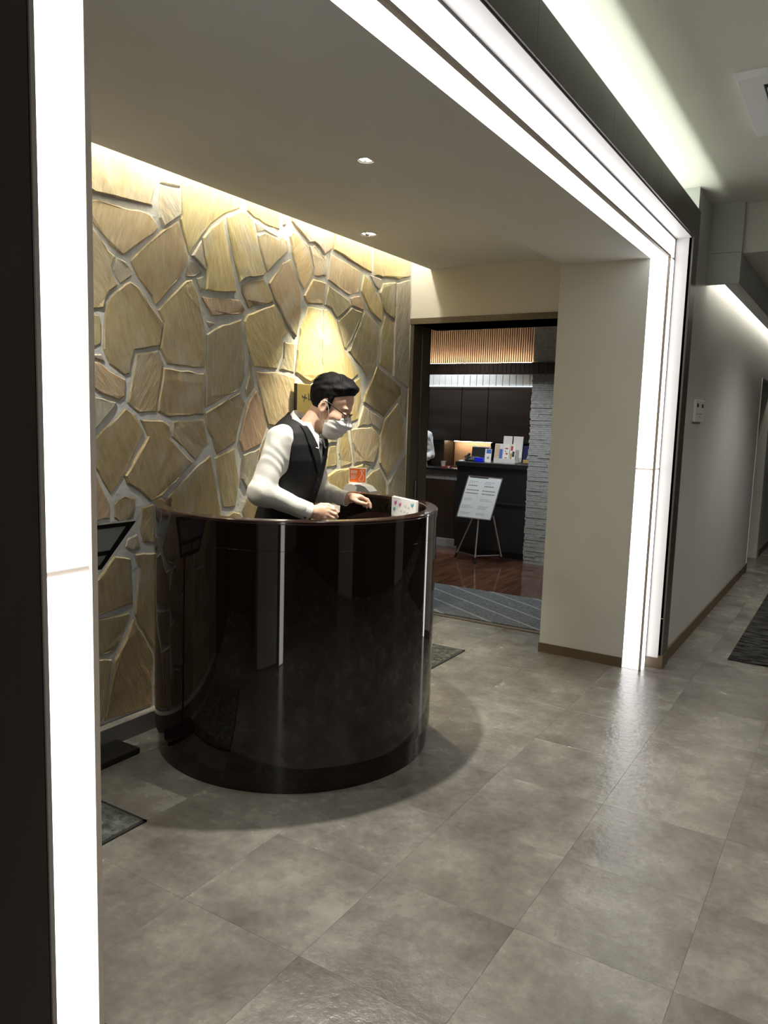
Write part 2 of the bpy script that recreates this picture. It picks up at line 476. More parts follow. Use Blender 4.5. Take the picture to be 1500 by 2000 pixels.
# ---- stone wall
sw = struct('wall_back', box(XS - 0.2, XS - 0.010, 0.75, YD, 0, 2.78), 'mortar', 'crazy-paved wall of yellow and brown quartzite slabs in pale mortar', 'wall')
STONES = [
    ("t", "2.14,2.665 2.507,2.669 2.509,2.527 2.473,2.43 2.484,2.409 2.398,2.403 2.265,2.396 2.167,2.388 2.135,2.398"),
    ("g", "2.513,2.669 2.65,2.671 2.644,2.531 2.518,2.519"),
    ("g", "2.518,2.516 2.644,2.529 2.653,2.458 2.653,2.412 2.541,2.33 2.514,2.369"),
    ("y", "2.653,2.672 3.062,2.676 3.052,2.536 2.96,2.492 2.839,2.407 2.781,2.344 2.701,2.236 2.64,2.393 2.653,2.412"),
    ("t", "2.137,2.358 2.179,2.371 2.243,2.372 2.31,2.371 2.398,2.379 2.464,2.375 2.508,2.341 2.511,2.319 2.448,2.266 2.312,2.163 2.246,2.192 2.135,2.285"),
    ("b", "2.541,2.328 2.631,2.384 2.653,2.338 2.691,2.246 2.695,2.223 2.678,2.18 2.639,2.124 2.561,2.042 2.49,1.974 2.47,2.012 2.395,2.079 2.348,2.148 2.356,2.16 2.448,2.25 2.513,2.308"),
    ("o", "2.137,2.263 2.177,2.237 2.222,2.192 2.235,2.176 2.272,2.155 2.25,2.108 2.257,2.078 2.286,2.035 2.237,2 2.219,1.97 2.205,1.925 2.141,1.912 2.127,2.004"),
    ("g", "2.277,2.156 2.326,2.146 2.364,2.113 2.361,2.084 2.297,2.037 2.257,2.095"),
    ("b", "2.352,2.066 2.411,2.033 2.466,1.971 2.499,1.944 2.535,1.907 2.51,1.795 2.371,1.764 2.351,1.706 2.345,1.661 2.314,1.648 2.233,1.693 2.202,1.756 2.203,1.803 2.209,1.889 2.218,1.938 2.245,1.986 2.3,2.031"),
    ("o", "2.125,1.898 2.191,1.9 2.201,1.867 2.197,1.777 2.143,1.75 2.122,1.746"),
    ("g", "2.122,1.736 2.194,1.738 2.214,1.701 2.147,1.712 2.122,1.717"),
    ("r", "2.132,1.707 2.188,1.701 2.232,1.671 2.319,1.637 2.315,1.558 2.279,1.539 2.186,1.564 2.13,1.605"),
    ("g", "2.119,1.561 2.152,1.556 2.271,1.534 2.202,1.46 2.115,1.372"),
    ("o", "2.377,1.753 2.504,1.781 2.534,1.732 2.518,1.618 2.502,1.547 2.493,1.492 2.389,1.486 2.326,1.532 2.347,1.623 2.362,1.689"),
    ("o", "2.678,2.121 2.721,2.133 2.754,2.078 2.772,2.003 2.796,1.945 2.806,1.872 2.807,1.716 2.688,1.715 2.559,1.717 2.513,1.788 2.526,1.836 2.541,1.907 2.502,1.96 2.573,2.027"),
    ("g", "2.704,2.22 2.737,2.219 2.788,2.175 2.754,2.15 2.728,2.138 2.672,2.132 2.688,2.186"),
    ("g", "2.741,2.143 2.795,2.164 2.806,2.093 2.771,2.076"),
    ("g", "2.711,2.24 2.778,2.329 2.812,2.184 2.754,2.215"),
    ("y", "2.784,2.34 2.839,2.402 2.927,2.468 2.946,2.381 2.984,2.264 3.023,2.113 2.901,2.095 2.806,2.095 2.812,2.208 2.788,2.307"),
    ("y", "2.952,2.473 3.045,2.527 3.079,2.528 3.142,2.499 3.171,2.42 3.205,2.338 3.251,2.251 3.227,2.229 3.114,2.205 3.049,2.168 3.022,2.228 2.979,2.355 2.96,2.433"),
    ("y", "3.077,2.673 3.37,2.675 3.365,2.495 3.272,2.494 3.15,2.513 3.098,2.535"),
    ("t", "3.379,2.672 3.44,2.674 3.413,2.527 3.386,2.527"),
    ("r", "3.454,2.672 3.849,2.672 3.851,2.49 3.77,2.442 3.729,2.472 3.669,2.492 3.621,2.479 3.502,2.538 3.461,2.565"),
    ("g", "3.158,2.497 3.349,2.46 3.243,2.464 3.179,2.44"),
    ("o", "3.183,2.433 3.231,2.459 3.349,2.446 3.366,2.466 3.423,2.451 3.438,2.401 3.364,2.341 3.264,2.254 3.208,2.352"),
    ("y", "3.445,2.482 3.467,2.514 3.612,2.472 3.643,2.404 3.675,2.318 3.586,2.209 3.543,2.247 3.469,2.399"),
    ("b", "3.382,2.328 3.461,2.37 3.509,2.29 3.558,2.199 3.561,2.085 3.548,2.035 3.518,1.937 3.467,1.966 3.393,2.05 3.326,2.115 3.273,2.202"),
    ("t", "3.621,2.468 3.679,2.482 3.765,2.435 3.8,2.457 3.8,2.318 3.68,2.307 3.658,2.387"),
    ("b", "3.06,2.16 3.119,2.19 3.239,2.223 3.321,2.128 3.318,2.103 3.117,2.044 3.057,2.123"),
    ("r", "2.775,2.062 2.901,2.073 3.05,2.086 3.101,2.039 3.074,2.012 2.848,1.973 2.806,2.02"),
    ("m", "2.813,1.885 2.884,1.928 3.066,1.99 3.083,1.893 3.093,1.762 3.101,1.701 3.067,1.628 2.804,1.519 2.81,1.741"),
    ("g", "2.806,1.951 2.88,1.942 2.831,1.912"),
    ("y", "3.109,2.019 3.326,2.101 3.453,1.964 3.4,1.925 3.398,1.833 3.355,1.748 3.161,1.748 3.12,1.825 3.082,1.979"),
    ("t", "3.414,1.907 3.505,1.902 3.51,1.735 3.373,1.749 3.407,1.814"),
    ("y", "3.554,1.998 3.622,2.128 3.756,2.131 3.764,2.022 3.759,1.745 3.655,1.694 3.514,1.741 3.538,1.911"),
    ("y", "3.771,2.13 3.807,2.141 3.871,2.11 3.932,2.041 3.991,1.939 4.027,1.895 4.165,1.777 4.097,1.734 3.941,1.678 3.77,1.707 3.769,1.903"),
    ("y", "3.591,2.195 3.666,2.29 3.791,2.287 3.77,2.157 3.617,2.139 3.582,2.182"),
    ("o", "3.812,2.279 4.035,2.221 4.053,2.186 3.914,2.091 3.848,2.143 3.78,2.155"),
    ("t", "3.826,2.467 4.169,2.417 4.147,2.281 4.045,2.247 3.961,2.266 3.811,2.305"),
    ("y", "3.866,2.632 4.289,2.639 4.288,2.425 4.075,2.451 3.861,2.489"),
    ("y", "4.302,2.638 4.778,2.626 4.78,2.487 4.623,2.437 4.542,2.438 4.32,2.414"),
    ("y", "4.193,2.405 4.26,2.385 4.437,2.238 4.423,2.13 4.289,2.179 4.163,2.296"),
    ("g", "4.265,2.411 4.408,2.409 4.38,2.332 4.336,2.348"),
    ("o", "4.415,2.387 4.584,2.418 4.586,2.163 4.458,2.201 4.387,2.317"),
    ("g", "4.597,2.416 4.782,2.47 4.79,2.138 4.798,1.71 4.582,1.786 4.582,2.114"),
    ("r", "4.051,2.236 4.153,2.266 4.208,2.233 4.205,2.178 4.065,2.188"),
    ("o", "4.065,2.182 4.193,2.167 4.026,1.911 3.998,1.924 3.915,2.079"),
    ("o", "4.211,2.179 4.393,2.1 4.395,1.96 4.375,1.848 4.268,1.757 4.198,1.819 4.043,1.909"),
    ("o", "4.459,2.184 4.58,2.148 4.579,1.942 4.575,1.796 4.407,1.853 4.414,2.062"),
    ("b", "4.382,1.845 4.704,1.716 4.715,1.663 4.654,1.625 4.485,1.501 4.227,1.597 4.243,1.65 4.323,1.761"),
    ("g", "4.726,1.706 4.791,1.702 4.797,1.499 4.715,1.552 4.683,1.615"),
    ("t", "4.662,1.611 4.747,1.491 4.769,1.28 4.549,1.088 4.444,1.192 4.44,1.376 4.492,1.494"),
    ("g", "4.303,1.549 4.473,1.494 4.431,1.411 4.34,1.451"),
    ("g", "4.228,1.583 4.291,1.552 4.34,1.455 4.169,1.433 4.184,1.49"),
    ("y", "4.097,1.715 4.189,1.762 4.215,1.6 4.179,1.483 4.035,1.449 3.828,1.54 3.878,1.635"),
    ("t", "4.087,1.423 4.328,1.441 4.426,1.39 4.414,1.259 4.36,1.195 4.253,1.208 4.139,1.195"),
    ("y", "3.969,1.404 4.059,1.42 4.113,1.236 4.121,1.203 3.99,1.175 3.963,1.269"),
    ("y", "3.863,1.322 3.944,1.327 3.955,1.198 3.831,1.181"),
    ("g", "3.866,1.391 3.953,1.397 3.944,1.333 3.852,1.335"),
    ("y", "3.703,1.431 3.839,1.391 3.821,1.291 3.709,1.232"),
    ("y", "3.843,1.133 3.923,1.167 4.122,1.179 4.241,1.198 4.262,1.01 4.133,0.918 3.851,0.909"),
    ("o", "4.265,1.198 4.347,1.185 4.27,1.112"),
    ("o", "4.283,1.102 4.369,1.142 4.452,1.16 4.537,1.071 4.555,0.883 4.286,0.905"),
    ("g", "4.814,1.253 4.807,0.919 4.567,0.9 4.566,1.045"),
    ("t", "3.173,1.733 3.356,1.734 3.51,1.715 3.529,1.533 3.439,1.415 3.283,1.442 3.221,1.594"),
    ("o", "3.12,1.799 3.153,1.758 3.175,1.641 3.111,1.581 3.094,1.629 3.121,1.697"),
    ("r", "3.123,1.568 3.183,1.633 3.226,1.566 3.279,1.437 3.229,1.336 3.082,1.292 3.05,1.36"),
    ("b", "2.804,1.502 3.059,1.614 3.103,1.554 3.057,1.441 3.031,1.352 2.888,1.286 2.811,1.438"),
    ("b", "2.534,1.704 2.796,1.695 2.797,1.484 2.577,1.47 2.499,1.497"),
    ("o", "2.589,1.454 2.794,1.469 2.837,1.341 2.738,1.259 2.583,1.378"),
    ("b", "2.315,1.513 2.374,1.476 2.423,1.4 2.3,1.197 2.232,1.121 2.172,1.219 2.114,1.292 2.115,1.34"),
    ("b", "2.397,1.46 2.53,1.458 2.567,1.436 2.573,1.374 2.728,1.254 2.528,1.101 2.456,1.077 2.4,1.126 2.319,1.171 2.305,1.208 2.438,1.384"),
    ("b", "2.844,1.292 2.915,1.018 2.916,0.964 2.799,0.896 2.562,0.997 2.546,1.085 2.728,1.224"),
    ("o", "2.869,1.273 3.019,1.325 3.06,1.148 3.034,1.008 2.934,1.008 2.899,1.151"),
    ("g", "3.083,1.284 3.221,1.322 3.182,1.164 3.121,1.084 3.068,1.156"),
    ("r", "2.113,1.248 2.164,1.213 2.231,1.085 2.23,1.017 2.108,1.013"),
    ("b", "2.248,1.084 2.307,1.123 2.373,1.104 2.363,1.011 2.291,0.988 2.247,1.022"),
    ("b", "2.402,1.06 2.499,1.076 2.562,0.997 2.561,0.868 2.412,0.891 2.386,0.966"),
    ("g", "2.319,0.921 2.377,0.938 2.4,0.873 2.353,0.858 2.304,0.881"),
    ("b", "2.358,0.845 2.561,0.835 2.592,0.28 2.463,0.369 2.355,0.561 2.381,0.775"),
    ("b", "2.104,0.772 2.156,0.763 2.247,0.853 2.341,0.829 2.35,0.611 2.161,0.592 2.1,0.595"),
    ("o", "2.1,0.584 2.161,0.583 2.338,0.577 2.255,0.41 2.158,0.406 2.097,0.408"),
    ("b", "2.349,0.543 2.463,0.351 2.461,0.09 2.18,0.097 2.24,0.371"),
    ("o", "2.097,0.408 2.232,0.38 2.175,0.125 2.139,0.09 2.091,0.106"),
]
TINT = {'t': (0.50, 0.435, 0.31), 'g': (0.42, 0.41, 0.355), 'y': (0.52, 0.455, 0.255), 'b': (0.345, 0.29, 0.185), 'o': (0.40, 0.365, 0.245),
        'r': (0.42, 0.33, 0.245), 'm': (0.35, 0.325, 0.245)}
def shrink(P, d):
    """inset a polygon (ccw) by d"""
    n = len(P); out = []
    for i in range(n):
        p0, p1, p2 = np.array(P[i - 1]), np.array(P[i]), np.array(P[(i + 1) % n])
        a, b = p1 - p0, p2 - p1
        a = a / (np.linalg.norm(a) + 1e-9); b = b / (np.linalg.norm(b) + 1e-9)
        na, nb = np.array([-a[1], a[0]]), np.array([-b[1], b[0]])
        k = na + nb; q = 1 + na @ nb
        s_ = k / max(q, 0.55)
        out.append(tuple(p1 + s_ * d))
    return out
def area(P):
    return 0.5 * sum(P[i - 1][0] * P[i][1] - P[i][0] * P[i - 1][1] for i in range(len(P)))
def make_stone(P, kind, proud, inset):
    if area(P) < 0: P = P[::-1]
    P = shrink(P, inset)
    # rough up the outline
    Q = []
    for i in range(len(P)):
        a, b = np.array(P[i]), np.array(P[(i + 1) % len(P)])
        l = np.linalg.norm(b - a); Q.append(tuple(a))
        k = int(l / 0.055)
        nrm = np.array([-(b - a)[1], (b - a)[0]]) / max(l, 1e-6)
        for t in range(1, k + 1):
            Q.append(tuple(a + (b - a) * t / (k + 1) + nrm * rng.normal(0, 0.0022)))
    ins = shrink(Q, 0.006)
    cy, cz = np.mean(np.array(Q), axis=0)
    n = len(Q); ty, tz = rng.normal(0, 0.012), rng.normal(0, 0.012)
    d = lambda y, z: proud + (y - cy) * ty + (z - cz) * tz
    mb = MB()
    v = [(XS - 0.03, y, z) for y, z in Q] + [(XS + d(y, z) - 0.005 + rng.normal(0, 0.0009), y, z) for y, z in Q] + [(XS + d(y, z) + rng.normal(0, 0.0012), y, z) for y, z in ins]
    f = [(i, (i + 1) % n, n + (i + 1) % n, n + i) for i in range(n)] + [(n + i, n + (i + 1) % n, 2 * n + (i + 1) % n, 2 * n + i) for i in range(n)] + [tuple(range(2 * n, 3 * n))]
    mb.add(v, f)
    me = mb.mesh('stone_slab', (XS, cy, cz)); me.materials.append(MATS['quartzite'])
    o = link('stone_slab', me, sw, (XS, cy, cz))
    c = np.array(TINT[kind]) * (1 + rng.normal(0, 0.05)) * (1 + rng.normal(0, 0.02, 3))
    o.color = (*c, 1)
    return o
traced = []
for k, s_ in STONES:
    P = [tuple(map(float, q.split(','))) for q in s_.split()]
    traced.append(P)
    make_stone(P, k, rng.uniform(-0.006, 0.002), 0.0026)
# slabs where the photograph shows none (behind column, counter and figure)
MORE = [
    ("b", "1.173,1.300 1.223,1.251 1.350,1.268 1.440,1.396 1.391,1.565 1.256,1.599"),
    ("y", "3.090,0.092 3.363,0.092 3.258,0.288 3.090,0.273"),
    ("o", "1.361,2.653 1.253,2.509 1.303,2.357 1.525,2.476 1.532,2.572"),
    ("t", "0.884,0.436 0.956,0.338 1.111,0.299 1.233,0.392 1.175,0.558 1.062,0.578"),
    ("t", "3.630,0.776 3.637,0.893 3.614,0.924 3.376,0.963 3.280,0.863 3.367,0.706"),
    ("b", "1.302,2.354 1.168,2.251 1.217,2.046 1.478,2.054 1.540,2.144"),
    ("t", "4.677,0.755 4.544,0.637 4.539,0.585 4.575,0.539 4.790,0.512 4.790,0.711"),
    ("b", "1.831,2.316 1.739,2.364 1.659,2.347 1.553,2.148 1.791,2.033 1.882,2.139"),
    ("b", "4.351,0.322 4.353,0.534 4.198,0.625 4.100,0.474 4.122,0.312 4.219,0.266"),
    ("t", "2.605,0.951 2.571,0.873 2.549,0.631 2.669,0.630 2.813,0.776 2.805,0.859 2.774,0.921"),
    ("b", "1.253,2.509 1.087,2.598 0.976,2.433 1.079,2.272 1.168,2.251 1.302,2.354"),
    ("y", "3.312,0.528 3.354,0.475 3.491,0.439 3.601,0.473 3.620,0.761 3.367,0.706"),
    ("t", "4.353,0.888 4.194,0.647 4.198,0.625 4.353,0.534 4.539,0.585 4.544,0.637"),
    ("t", "1.003,0.730 0.780,0.779 0.780,0.466 0.884,0.436 1.062,0.578"),
    ("o", "0.956,0.338 0.880,0.092 1.150,0.092 1.111,0.299"),
    ("o", "2.234,0.879 2.004,1.103 1.897,0.886 1.983,0.784 2.101,0.784 2.199,0.831"),
    ("t", "1.079,2.272 0.976,2.433 0.780,2.456 0.780,2.089 0.822,2.088"),
    ("y", "2.447,0.462 2.460,0.422 2.558,0.307 2.631,0.276 2.663,0.275 2.824,0.457 2.684,0.614"),
    ("t", "3.877,0.665 3.630,0.776 3.601,0.473 3.743,0.408 3.869,0.522"),
    ("b", "1.240,1.616 1.227,1.678 1.008,1.803 0.939,1.749 0.955,1.536"),
    ("o", "4.351,0.322 4.219,0.266 4.246,0.092 4.536,0.092 4.511,0.270"),
    ("t", "3.877,0.665 3.869,0.522 4.100,0.474 4.198,0.625 4.194,0.647 3.988,0.763"),
    ("b", "1.791,2.033 1.803,1.912 1.841,1.883 2.108,1.911 2.115,1.936 2.117,2.129 1.882,2.139"),
    ("t", "1.635,0.734 1.796,0.896 1.704,1.083 1.545,0.964"),
    ("y", "1.650,2.689 1.785,2.547 1.904,2.573 1.957,2.740 1.657,2.740"),
    ("b", "3.759,0.409 3.623,0.092 3.923,0.092 3.951,0.219"),
    ("t", "1.033,1.004 1.203,1.098 1.223,1.251 1.173,1.300 1.065,1.315 0.988,1.264 0.945,1.029"),
    ("b", "3.808,1.650 3.783,1.693 3.695,1.702 3.565,1.625 3.659,1.462 3.750,1.416 3.837,1.430"),
    ("b", "1.573,1.665 1.577,1.790 1.502,1.864 1.282,1.819 1.227,1.678 1.240,1.616 1.256,1.599 1.391,1.565"),
    ("o", "3.367,0.706 3.280,0.863 3.138,0.864 3.044,0.687 3.050,0.660 3.151,0.557 3.312,0.528"),
    ("t", "3.623,0.092 3.743,0.408 3.601,0.473 3.491,0.439 3.484,0.092"),
    ("y", "3.976,0.873 3.763,0.921 3.637,0.893 3.630,0.776 3.877,0.665 3.988,0.763"),
    ("t", "1.203,1.098 1.350,0.955 1.423,0.992 1.454,1.171 1.350,1.268 1.223,1.251"),
    ("b", "1.808,1.597 1.887,1.700 1.841,1.883 1.803,1.912 1.577,1.790 1.573,1.665 1.662,1.591"),
    ("y", "1.350,0.955 1.203,1.098 1.033,1.004 1.115,0.835 1.298,0.793"),
    ("b", "3.090,0.273 3.031,0.325 2.969,0.328 2.822,0.112 2.825,0.092 3.090,0.092"),
    ("o", "2.096,1.699 2.123,1.781 2.092,1.910 1.841,1.883 1.887,1.700 2.081,1.664"),
    ("y", "1.640,0.092 1.616,0.247 1.382,0.234 1.323,0.092"),
    ("b", "4.536,0.092 4.790,0.092 4.790,0.316 4.553,0.313 4.511,0.270"),
    ("t", "1.791,2.033 1.553,2.148 1.478,2.054 1.502,1.864 1.577,1.790 1.803,1.912"),
    ("b", "3.015,0.991 2.877,0.941 2.806,0.850 2.813,0.776 3.044,0.687 3.138,0.864 3.070,0.976"),
    ("b", "2.824,0.457 2.663,0.275 2.822,0.112 2.969,0.328"),
    ("b", "3.625,1.069 3.614,0.924 3.637,0.893 3.797,0.929 3.874,1.093 3.761,1.202"),
    ("y", "1.227,1.678 1.282,1.819 1.196,2.004 1.025,1.938 1.008,1.803"),
    ("t", "3.452,1.243 3.335,1.139 3.376,0.963 3.614,0.924 3.625,1.069"),
    ("b", "3.696,1.397 3.613,1.541 3.537,1.526 3.447,1.421 3.448,1.300 3.459,1.275 3.700,1.351"),
    ("b", "1.872,0.092 1.920,0.278 1.770,0.376 1.683,0.368 1.616,0.247 1.640,0.092"),
    ("y", "0.939,1.749 0.780,1.778 0.780,1.486 0.955,1.536"),
    ("b", "4.351,0.322 4.511,0.270 4.553,0.313 4.575,0.539 4.539,0.585 4.353,0.534"),
    ("t", "2.113,2.134 2.125,2.264 2.119,2.336 2.097,2.405 2.087,2.424 2.045,2.430 1.831,2.316 1.882,2.139"),
    ("b", "1.438,0.471 1.628,0.435 1.629,0.728 1.379,0.702"),
    ("t", "1.573,1.665 1.391,1.565 1.440,1.396 1.605,1.356 1.647,1.382 1.662,1.591"),
    ("b", "1.796,0.896 1.638,0.734 1.882,0.627 1.983,0.784 1.897,0.886"),
    ("t", "0.939,1.749 1.008,1.803 1.025,1.938 0.822,2.088 0.780,2.089 0.780,1.778"),
    ("b", "3.459,1.275 3.402,1.396 3.356,1.419 3.271,1.386 3.229,1.327 3.200,1.261 3.255,1.157 3.335,1.139 3.452,1.243"),
    ("y", "4.219,0.266 4.122,0.312 3.951,0.219 3.923,0.092 4.246,0.092"),
    ("o", "0.880,0.092 0.956,0.338 0.884,0.436 0.780,0.466 0.780,0.092"),
    ("b", "1.532,2.572 1.525,2.476 1.659,2.347 1.739,2.364 1.785,2.547 1.650,2.689"),
    ("o", "1.647,1.382 1.773,1.332 1.904,1.429 1.808,1.597 1.662,1.591"),
    ("b", "1.115,0.835 1.033,1.004 0.945,1.029 0.780,0.978 0.780,0.779 1.003,0.730"),
    ("o", "1.635,0.734 1.628,0.435 1.683,0.368 1.770,0.376 1.892,0.581 1.882,0.627"),
    ("b", "2.969,0.328 3.031,0.325 3.151,0.557 3.050,0.660 2.832,0.456"),
    ("o", "2.139,1.426 2.061,1.531 1.907,1.445 2.034,1.271 2.072,1.308"),
    ("b", "1.168,2.251 1.079,2.272 0.822,2.088 1.025,1.938 1.196,2.004 1.217,2.046"),
    ("b", "2.485,0.231 2.460,0.186 2.474,0.092 2.825,0.092 2.822,0.112 2.663,0.275 2.619,0.277"),
    ("y", "1.314,0.369 1.382,0.234 1.616,0.247 1.683,0.368 1.628,0.435 1.438,0.471"),
    ("y", "2.064,2.427 2.164,2.596 2.091,2.740 1.957,2.740 1.904,2.573"),
    ("y", "1.233,0.392 1.111,0.299 1.150,0.092 1.323,0.092 1.382,0.234 1.314,0.369"),
    ("t", "1.773,1.332 1.647,1.382 1.605,1.356 1.576,1.198 1.698,1.084 1.808,1.163"),
    ("b", "1.326,0.728 1.298,0.793 1.115,0.835 1.003,0.730 1.062,0.578 1.175,0.558"),
    ("b", "0.780,2.740 0.780,2.456 0.976,2.433 1.087,2.598 1.058,2.740"),
    ("b", "3.258,0.288 3.354,0.475 3.312,0.528 3.151,0.557 3.031,0.325 3.090,0.273"),
    ("o", "3.258,0.288 3.363,0.092 3.484,0.092 3.491,0.439 3.354,0.475"),
    ("b", "0.988,1.264 1.065,1.315 0.965,1.532 0.780,1.486 0.780,1.317"),
    ("o", "0.780,1.317 0.780,0.978 0.945,1.029 0.988,1.264"),
    ("b", "1.892,0.581 1.770,0.376 1.920,0.278 2.054,0.294 2.100,0.458 2.084,0.507"),
    ("b", "1.796,0.896 1.897,0.886 2.018,1.132 1.808,1.163 1.704,1.083"),
    ("t", "4.100,0.474 3.869,0.522 3.759,0.409 3.951,0.219 4.122,0.312"),
    ("t", "4.397,0.839 4.544,0.637 4.677,0.755 4.660,0.885 4.416,0.866"),
    ("b", "3.145,1.107 3.070,0.977 3.138,0.864 3.280,0.863 3.376,0.963 3.335,1.139 3.219,1.165"),
    ("o", "4.060,2.740 3.835,2.740 3.867,2.644 3.983,2.503 4.059,2.624"),
    ("y", "1.525,2.476 1.303,2.357 1.540,2.144 1.659,2.347"),
    ("b", "2.082,0.092 2.104,0.235 2.028,0.291 1.920,0.278 1.872,0.092"),
    ("y", "1.058,2.740 1.087,2.598 1.253,2.509 1.361,2.653 1.338,2.740"),
    ("o", "2.089,1.203 1.904,1.429 1.773,1.332 1.808,1.163 2.018,1.132 2.080,1.156"),
    ("o", "1.350,1.268 1.454,1.171 1.576,1.198 1.605,1.356 1.440,1.396"),
    ("t", "1.423,0.992 1.350,0.955 1.298,0.793 1.326,0.728 1.379,0.702 1.629,0.728 1.545,0.964"),
    ("t", "3.050,0.660 3.044,0.687 2.813,0.776 2.669,0.630 2.824,0.457"),
    ("b", "1.478,2.054 1.217,2.046 1.196,2.004 1.282,1.819 1.502,1.864"),
    ("b", "1.576,1.198 1.454,1.171 1.423,0.992 1.545,0.964 1.698,1.084"),
    ("b", "4.677,0.755 4.790,0.711 4.790,0.917 4.724,0.937 4.662,0.870"),
    ("b", "2.045,2.430 1.904,2.573 1.785,2.547 1.739,2.364 1.831,2.316"),
    ("b", "4.266,0.920 4.000,0.904 3.977,0.862 3.988,0.763 4.194,0.647 4.311,0.825"),
    ("b", "1.887,1.700 1.808,1.597 1.907,1.445 2.107,1.557 2.114,1.625 2.110,1.659"),
    ("o", "1.175,0.558 1.233,0.392 1.314,0.369 1.438,0.471 1.379,0.702 1.326,0.728"),
    ("b", "2.066,0.549 2.121,0.643 2.030,0.784 1.983,0.784 1.882,0.627 1.892,0.581 2.046,0.521"),
    ("o", "4.553,0.313 4.790,0.316 4.790,0.512 4.575,0.539"),
    ("t", "3.682,1.337 3.459,1.275 3.452,1.243 3.625,1.069 3.717,1.159"),
    ("t", "1.256,1.599 1.240,1.616 0.965,1.532 1.065,1.315 1.173,1.300"),
    ("b", "4.060,2.740 4.059,2.668 4.205,2.502 4.266,2.617 4.263,2.740"),
    ("o", "4.464,2.500 4.540,2.664 4.539,2.740 4.263,2.740 4.264,2.681"),
    ("t", "4.790,2.645 4.790,2.740 4.539,2.740 4.540,2.661 4.615,2.516"),
    ("t", "1.338,2.740 1.361,2.653 1.532,2.572 1.650,2.689 1.657,2.740"),
]
for k, s_ in MORE:
    make_stone([tuple(map(float, q.split(','))) for q in s_.split()], k, rng.uniform(-0.006, -0.003), 0.006)
struct('baseboard_back', box(XS - 0.03, -2.752, 0.8, 3.02, 0, 0.086), 'plinth_grey', 'low grey stone plinth along the foot of the slab wall', 'plinth')
struct('baseboard_back_2', box(XS - 0.03, -2.752, 3.02, YD, 0, 0.086), 'plinth_grey', 'grey plinth stretch behind the round counter', 'plinth')

# ---- niche: ceiling with light slot, soffit, near end wall, wall above the doorway, white return wall
def board(x0, x1, y0, y1, z0, z1, holes):
    """slab with square lamp openings (cx, cy, half)"""
    mb = MB()
    ys = sorted({y0, y1, *[c for h_ in holes for c in (h_[1] - h_[2], h_[1] + h_[2])]})
    for a, b in zip(ys, ys[1:]):
        x = x0
        for hx, hy, r in sorted(h_ for h_ in holes if h_[1] - h_[2] < (a + b) / 2 < h_[1] + h_[2]):
            mb.box(x, hx - r, a, b, z0, z1); x = hx + r
        mb.box(x, x1, a, b, z0, z1)
    return mb
struct('ceiling', board(-2.66, -1.70, 0.72, YD + 0.05, ZA, ZA + 0.06, [(-1.81, 2.70, 0.024), (-2.49, 3.76, 0.034), (-2.42, 1.66, 0.034)]), 'ceiling_paint', 'smooth taupe ceiling of the niche above the counter', 'ceiling')
struct('ceiling_soffit', box(-1.70, -1.166, 0.81, 4.755, ZS, ZS + 0.12), 'ceiling_paint', 'lower taupe soffit strip along the lit portal', 'ceiling')
struct('ceiling_slot', box(-3.0, -2.60, 0.72, YD + 0.05, 2.78, 2.83), 'white_gloss', 'white lid of the light slot above the slab wall', 'ceiling')
struct('ceiling_slot_side', box(-2.66, -2.64, 0.72, YD + 0.05, ZA + 0.06, 2.78), 'white_gloss', 'white side of the light slot above the slab wall', 'ceiling')
struct('wall_left', box(-1.71, -1.205, 0.20, 0.72, 0, 2.83), 'wall_paint_warm', 'pale pier at the near end of the niche behind the near light column', 'wall')
struct('wall_left_passage', box(-3.0, -1.21, -0.75, -0.65, 0, 2.83), 'dark_panel', 'dark wall closing the passage at the near end of the niche', 'wall')
struct('wall_left_side', box(-3.0, -2.81, -0.65, 0.75, 0, 2.83), 'dark_panel', 'dark side wall of the passage at the near end of the niche', 'wall')
struct('ceiling_passage', box(-2.81, -1.21, -0.65, 0.72, 2.20, 2.26), 'ceiling_paint', 'low ceiling of the passage at the near end of the niche', 'ceiling')
struct('wall_left_header', box(-2.81, -1.71, 0.60, 0.72, 2.26, 2.83), 'wall_paint_cream', 'wall strip above the passage at the near end of the niche', 'wall')
struct('wall_header', box(-2.8, -1.70, YD, 5.2, 2.16, 2.9), 'wall_paint_cream', 'cream wall strip above the doorway', 'wall')
struct('wall_right', box(-1.71, -1.166, 4.755, 5.2, 0, 2.9), 'wall_paint_warm', 'white pier between the doorway and the lit portal', 'wall')
struct('wall_pier', box(-1.166, -1.121, 5.02, 5.2, 0, 2.92), 'wall_paint_warm', 'core of the pier behind the far light column', 'wall')
struct('baseboard_right', box(-1.715, -1.168, 4.747, 4.756, 0, 0.062), 'baseboard_brown', 'brown skirting along the white pier', 'skirting')
struct('trim_2', box(-2.80, -1.712, YD - 0.012, 5.19, 2.16, 2.20), 'lintel_wood', 'brown wooden lintel over the doorway', 'lintel')

struct('wall_jamb', box(-2.90, -2.80, YD, 5.05, 0, 2.9), 'wall_paint_cream', 'left cheek of the doorway behind the door leaves', 'wall')
# ---- open door leaves on the left cheek of the doorway
dr = thing('door_1', 'dark brown wooden door leaves folded open on the left of the doorway', 'door', (-2.79, 5.0, 0), kind='structure')
obj('door_leaf', MB().box(-2.80, -2.772, 4.80, 4.918, 0.0, 2.16), 'door_wood', dr)
d2 = obj('door_leaf', MB().box(-2.80, -2.767, 4.922, 5.045, 0.0, 2.16), 'door_wood', dr)
hd = obj('pull_plate', MB().box(-2.772, -2.769, 4.872, 4.908, 0.90, 1.06), 'black_satin', dr)
obj('pull_rim', MB().box(-2.7695, -2.767, 4.888, 4.893, 0.91, 1.05), 'alu', hd)

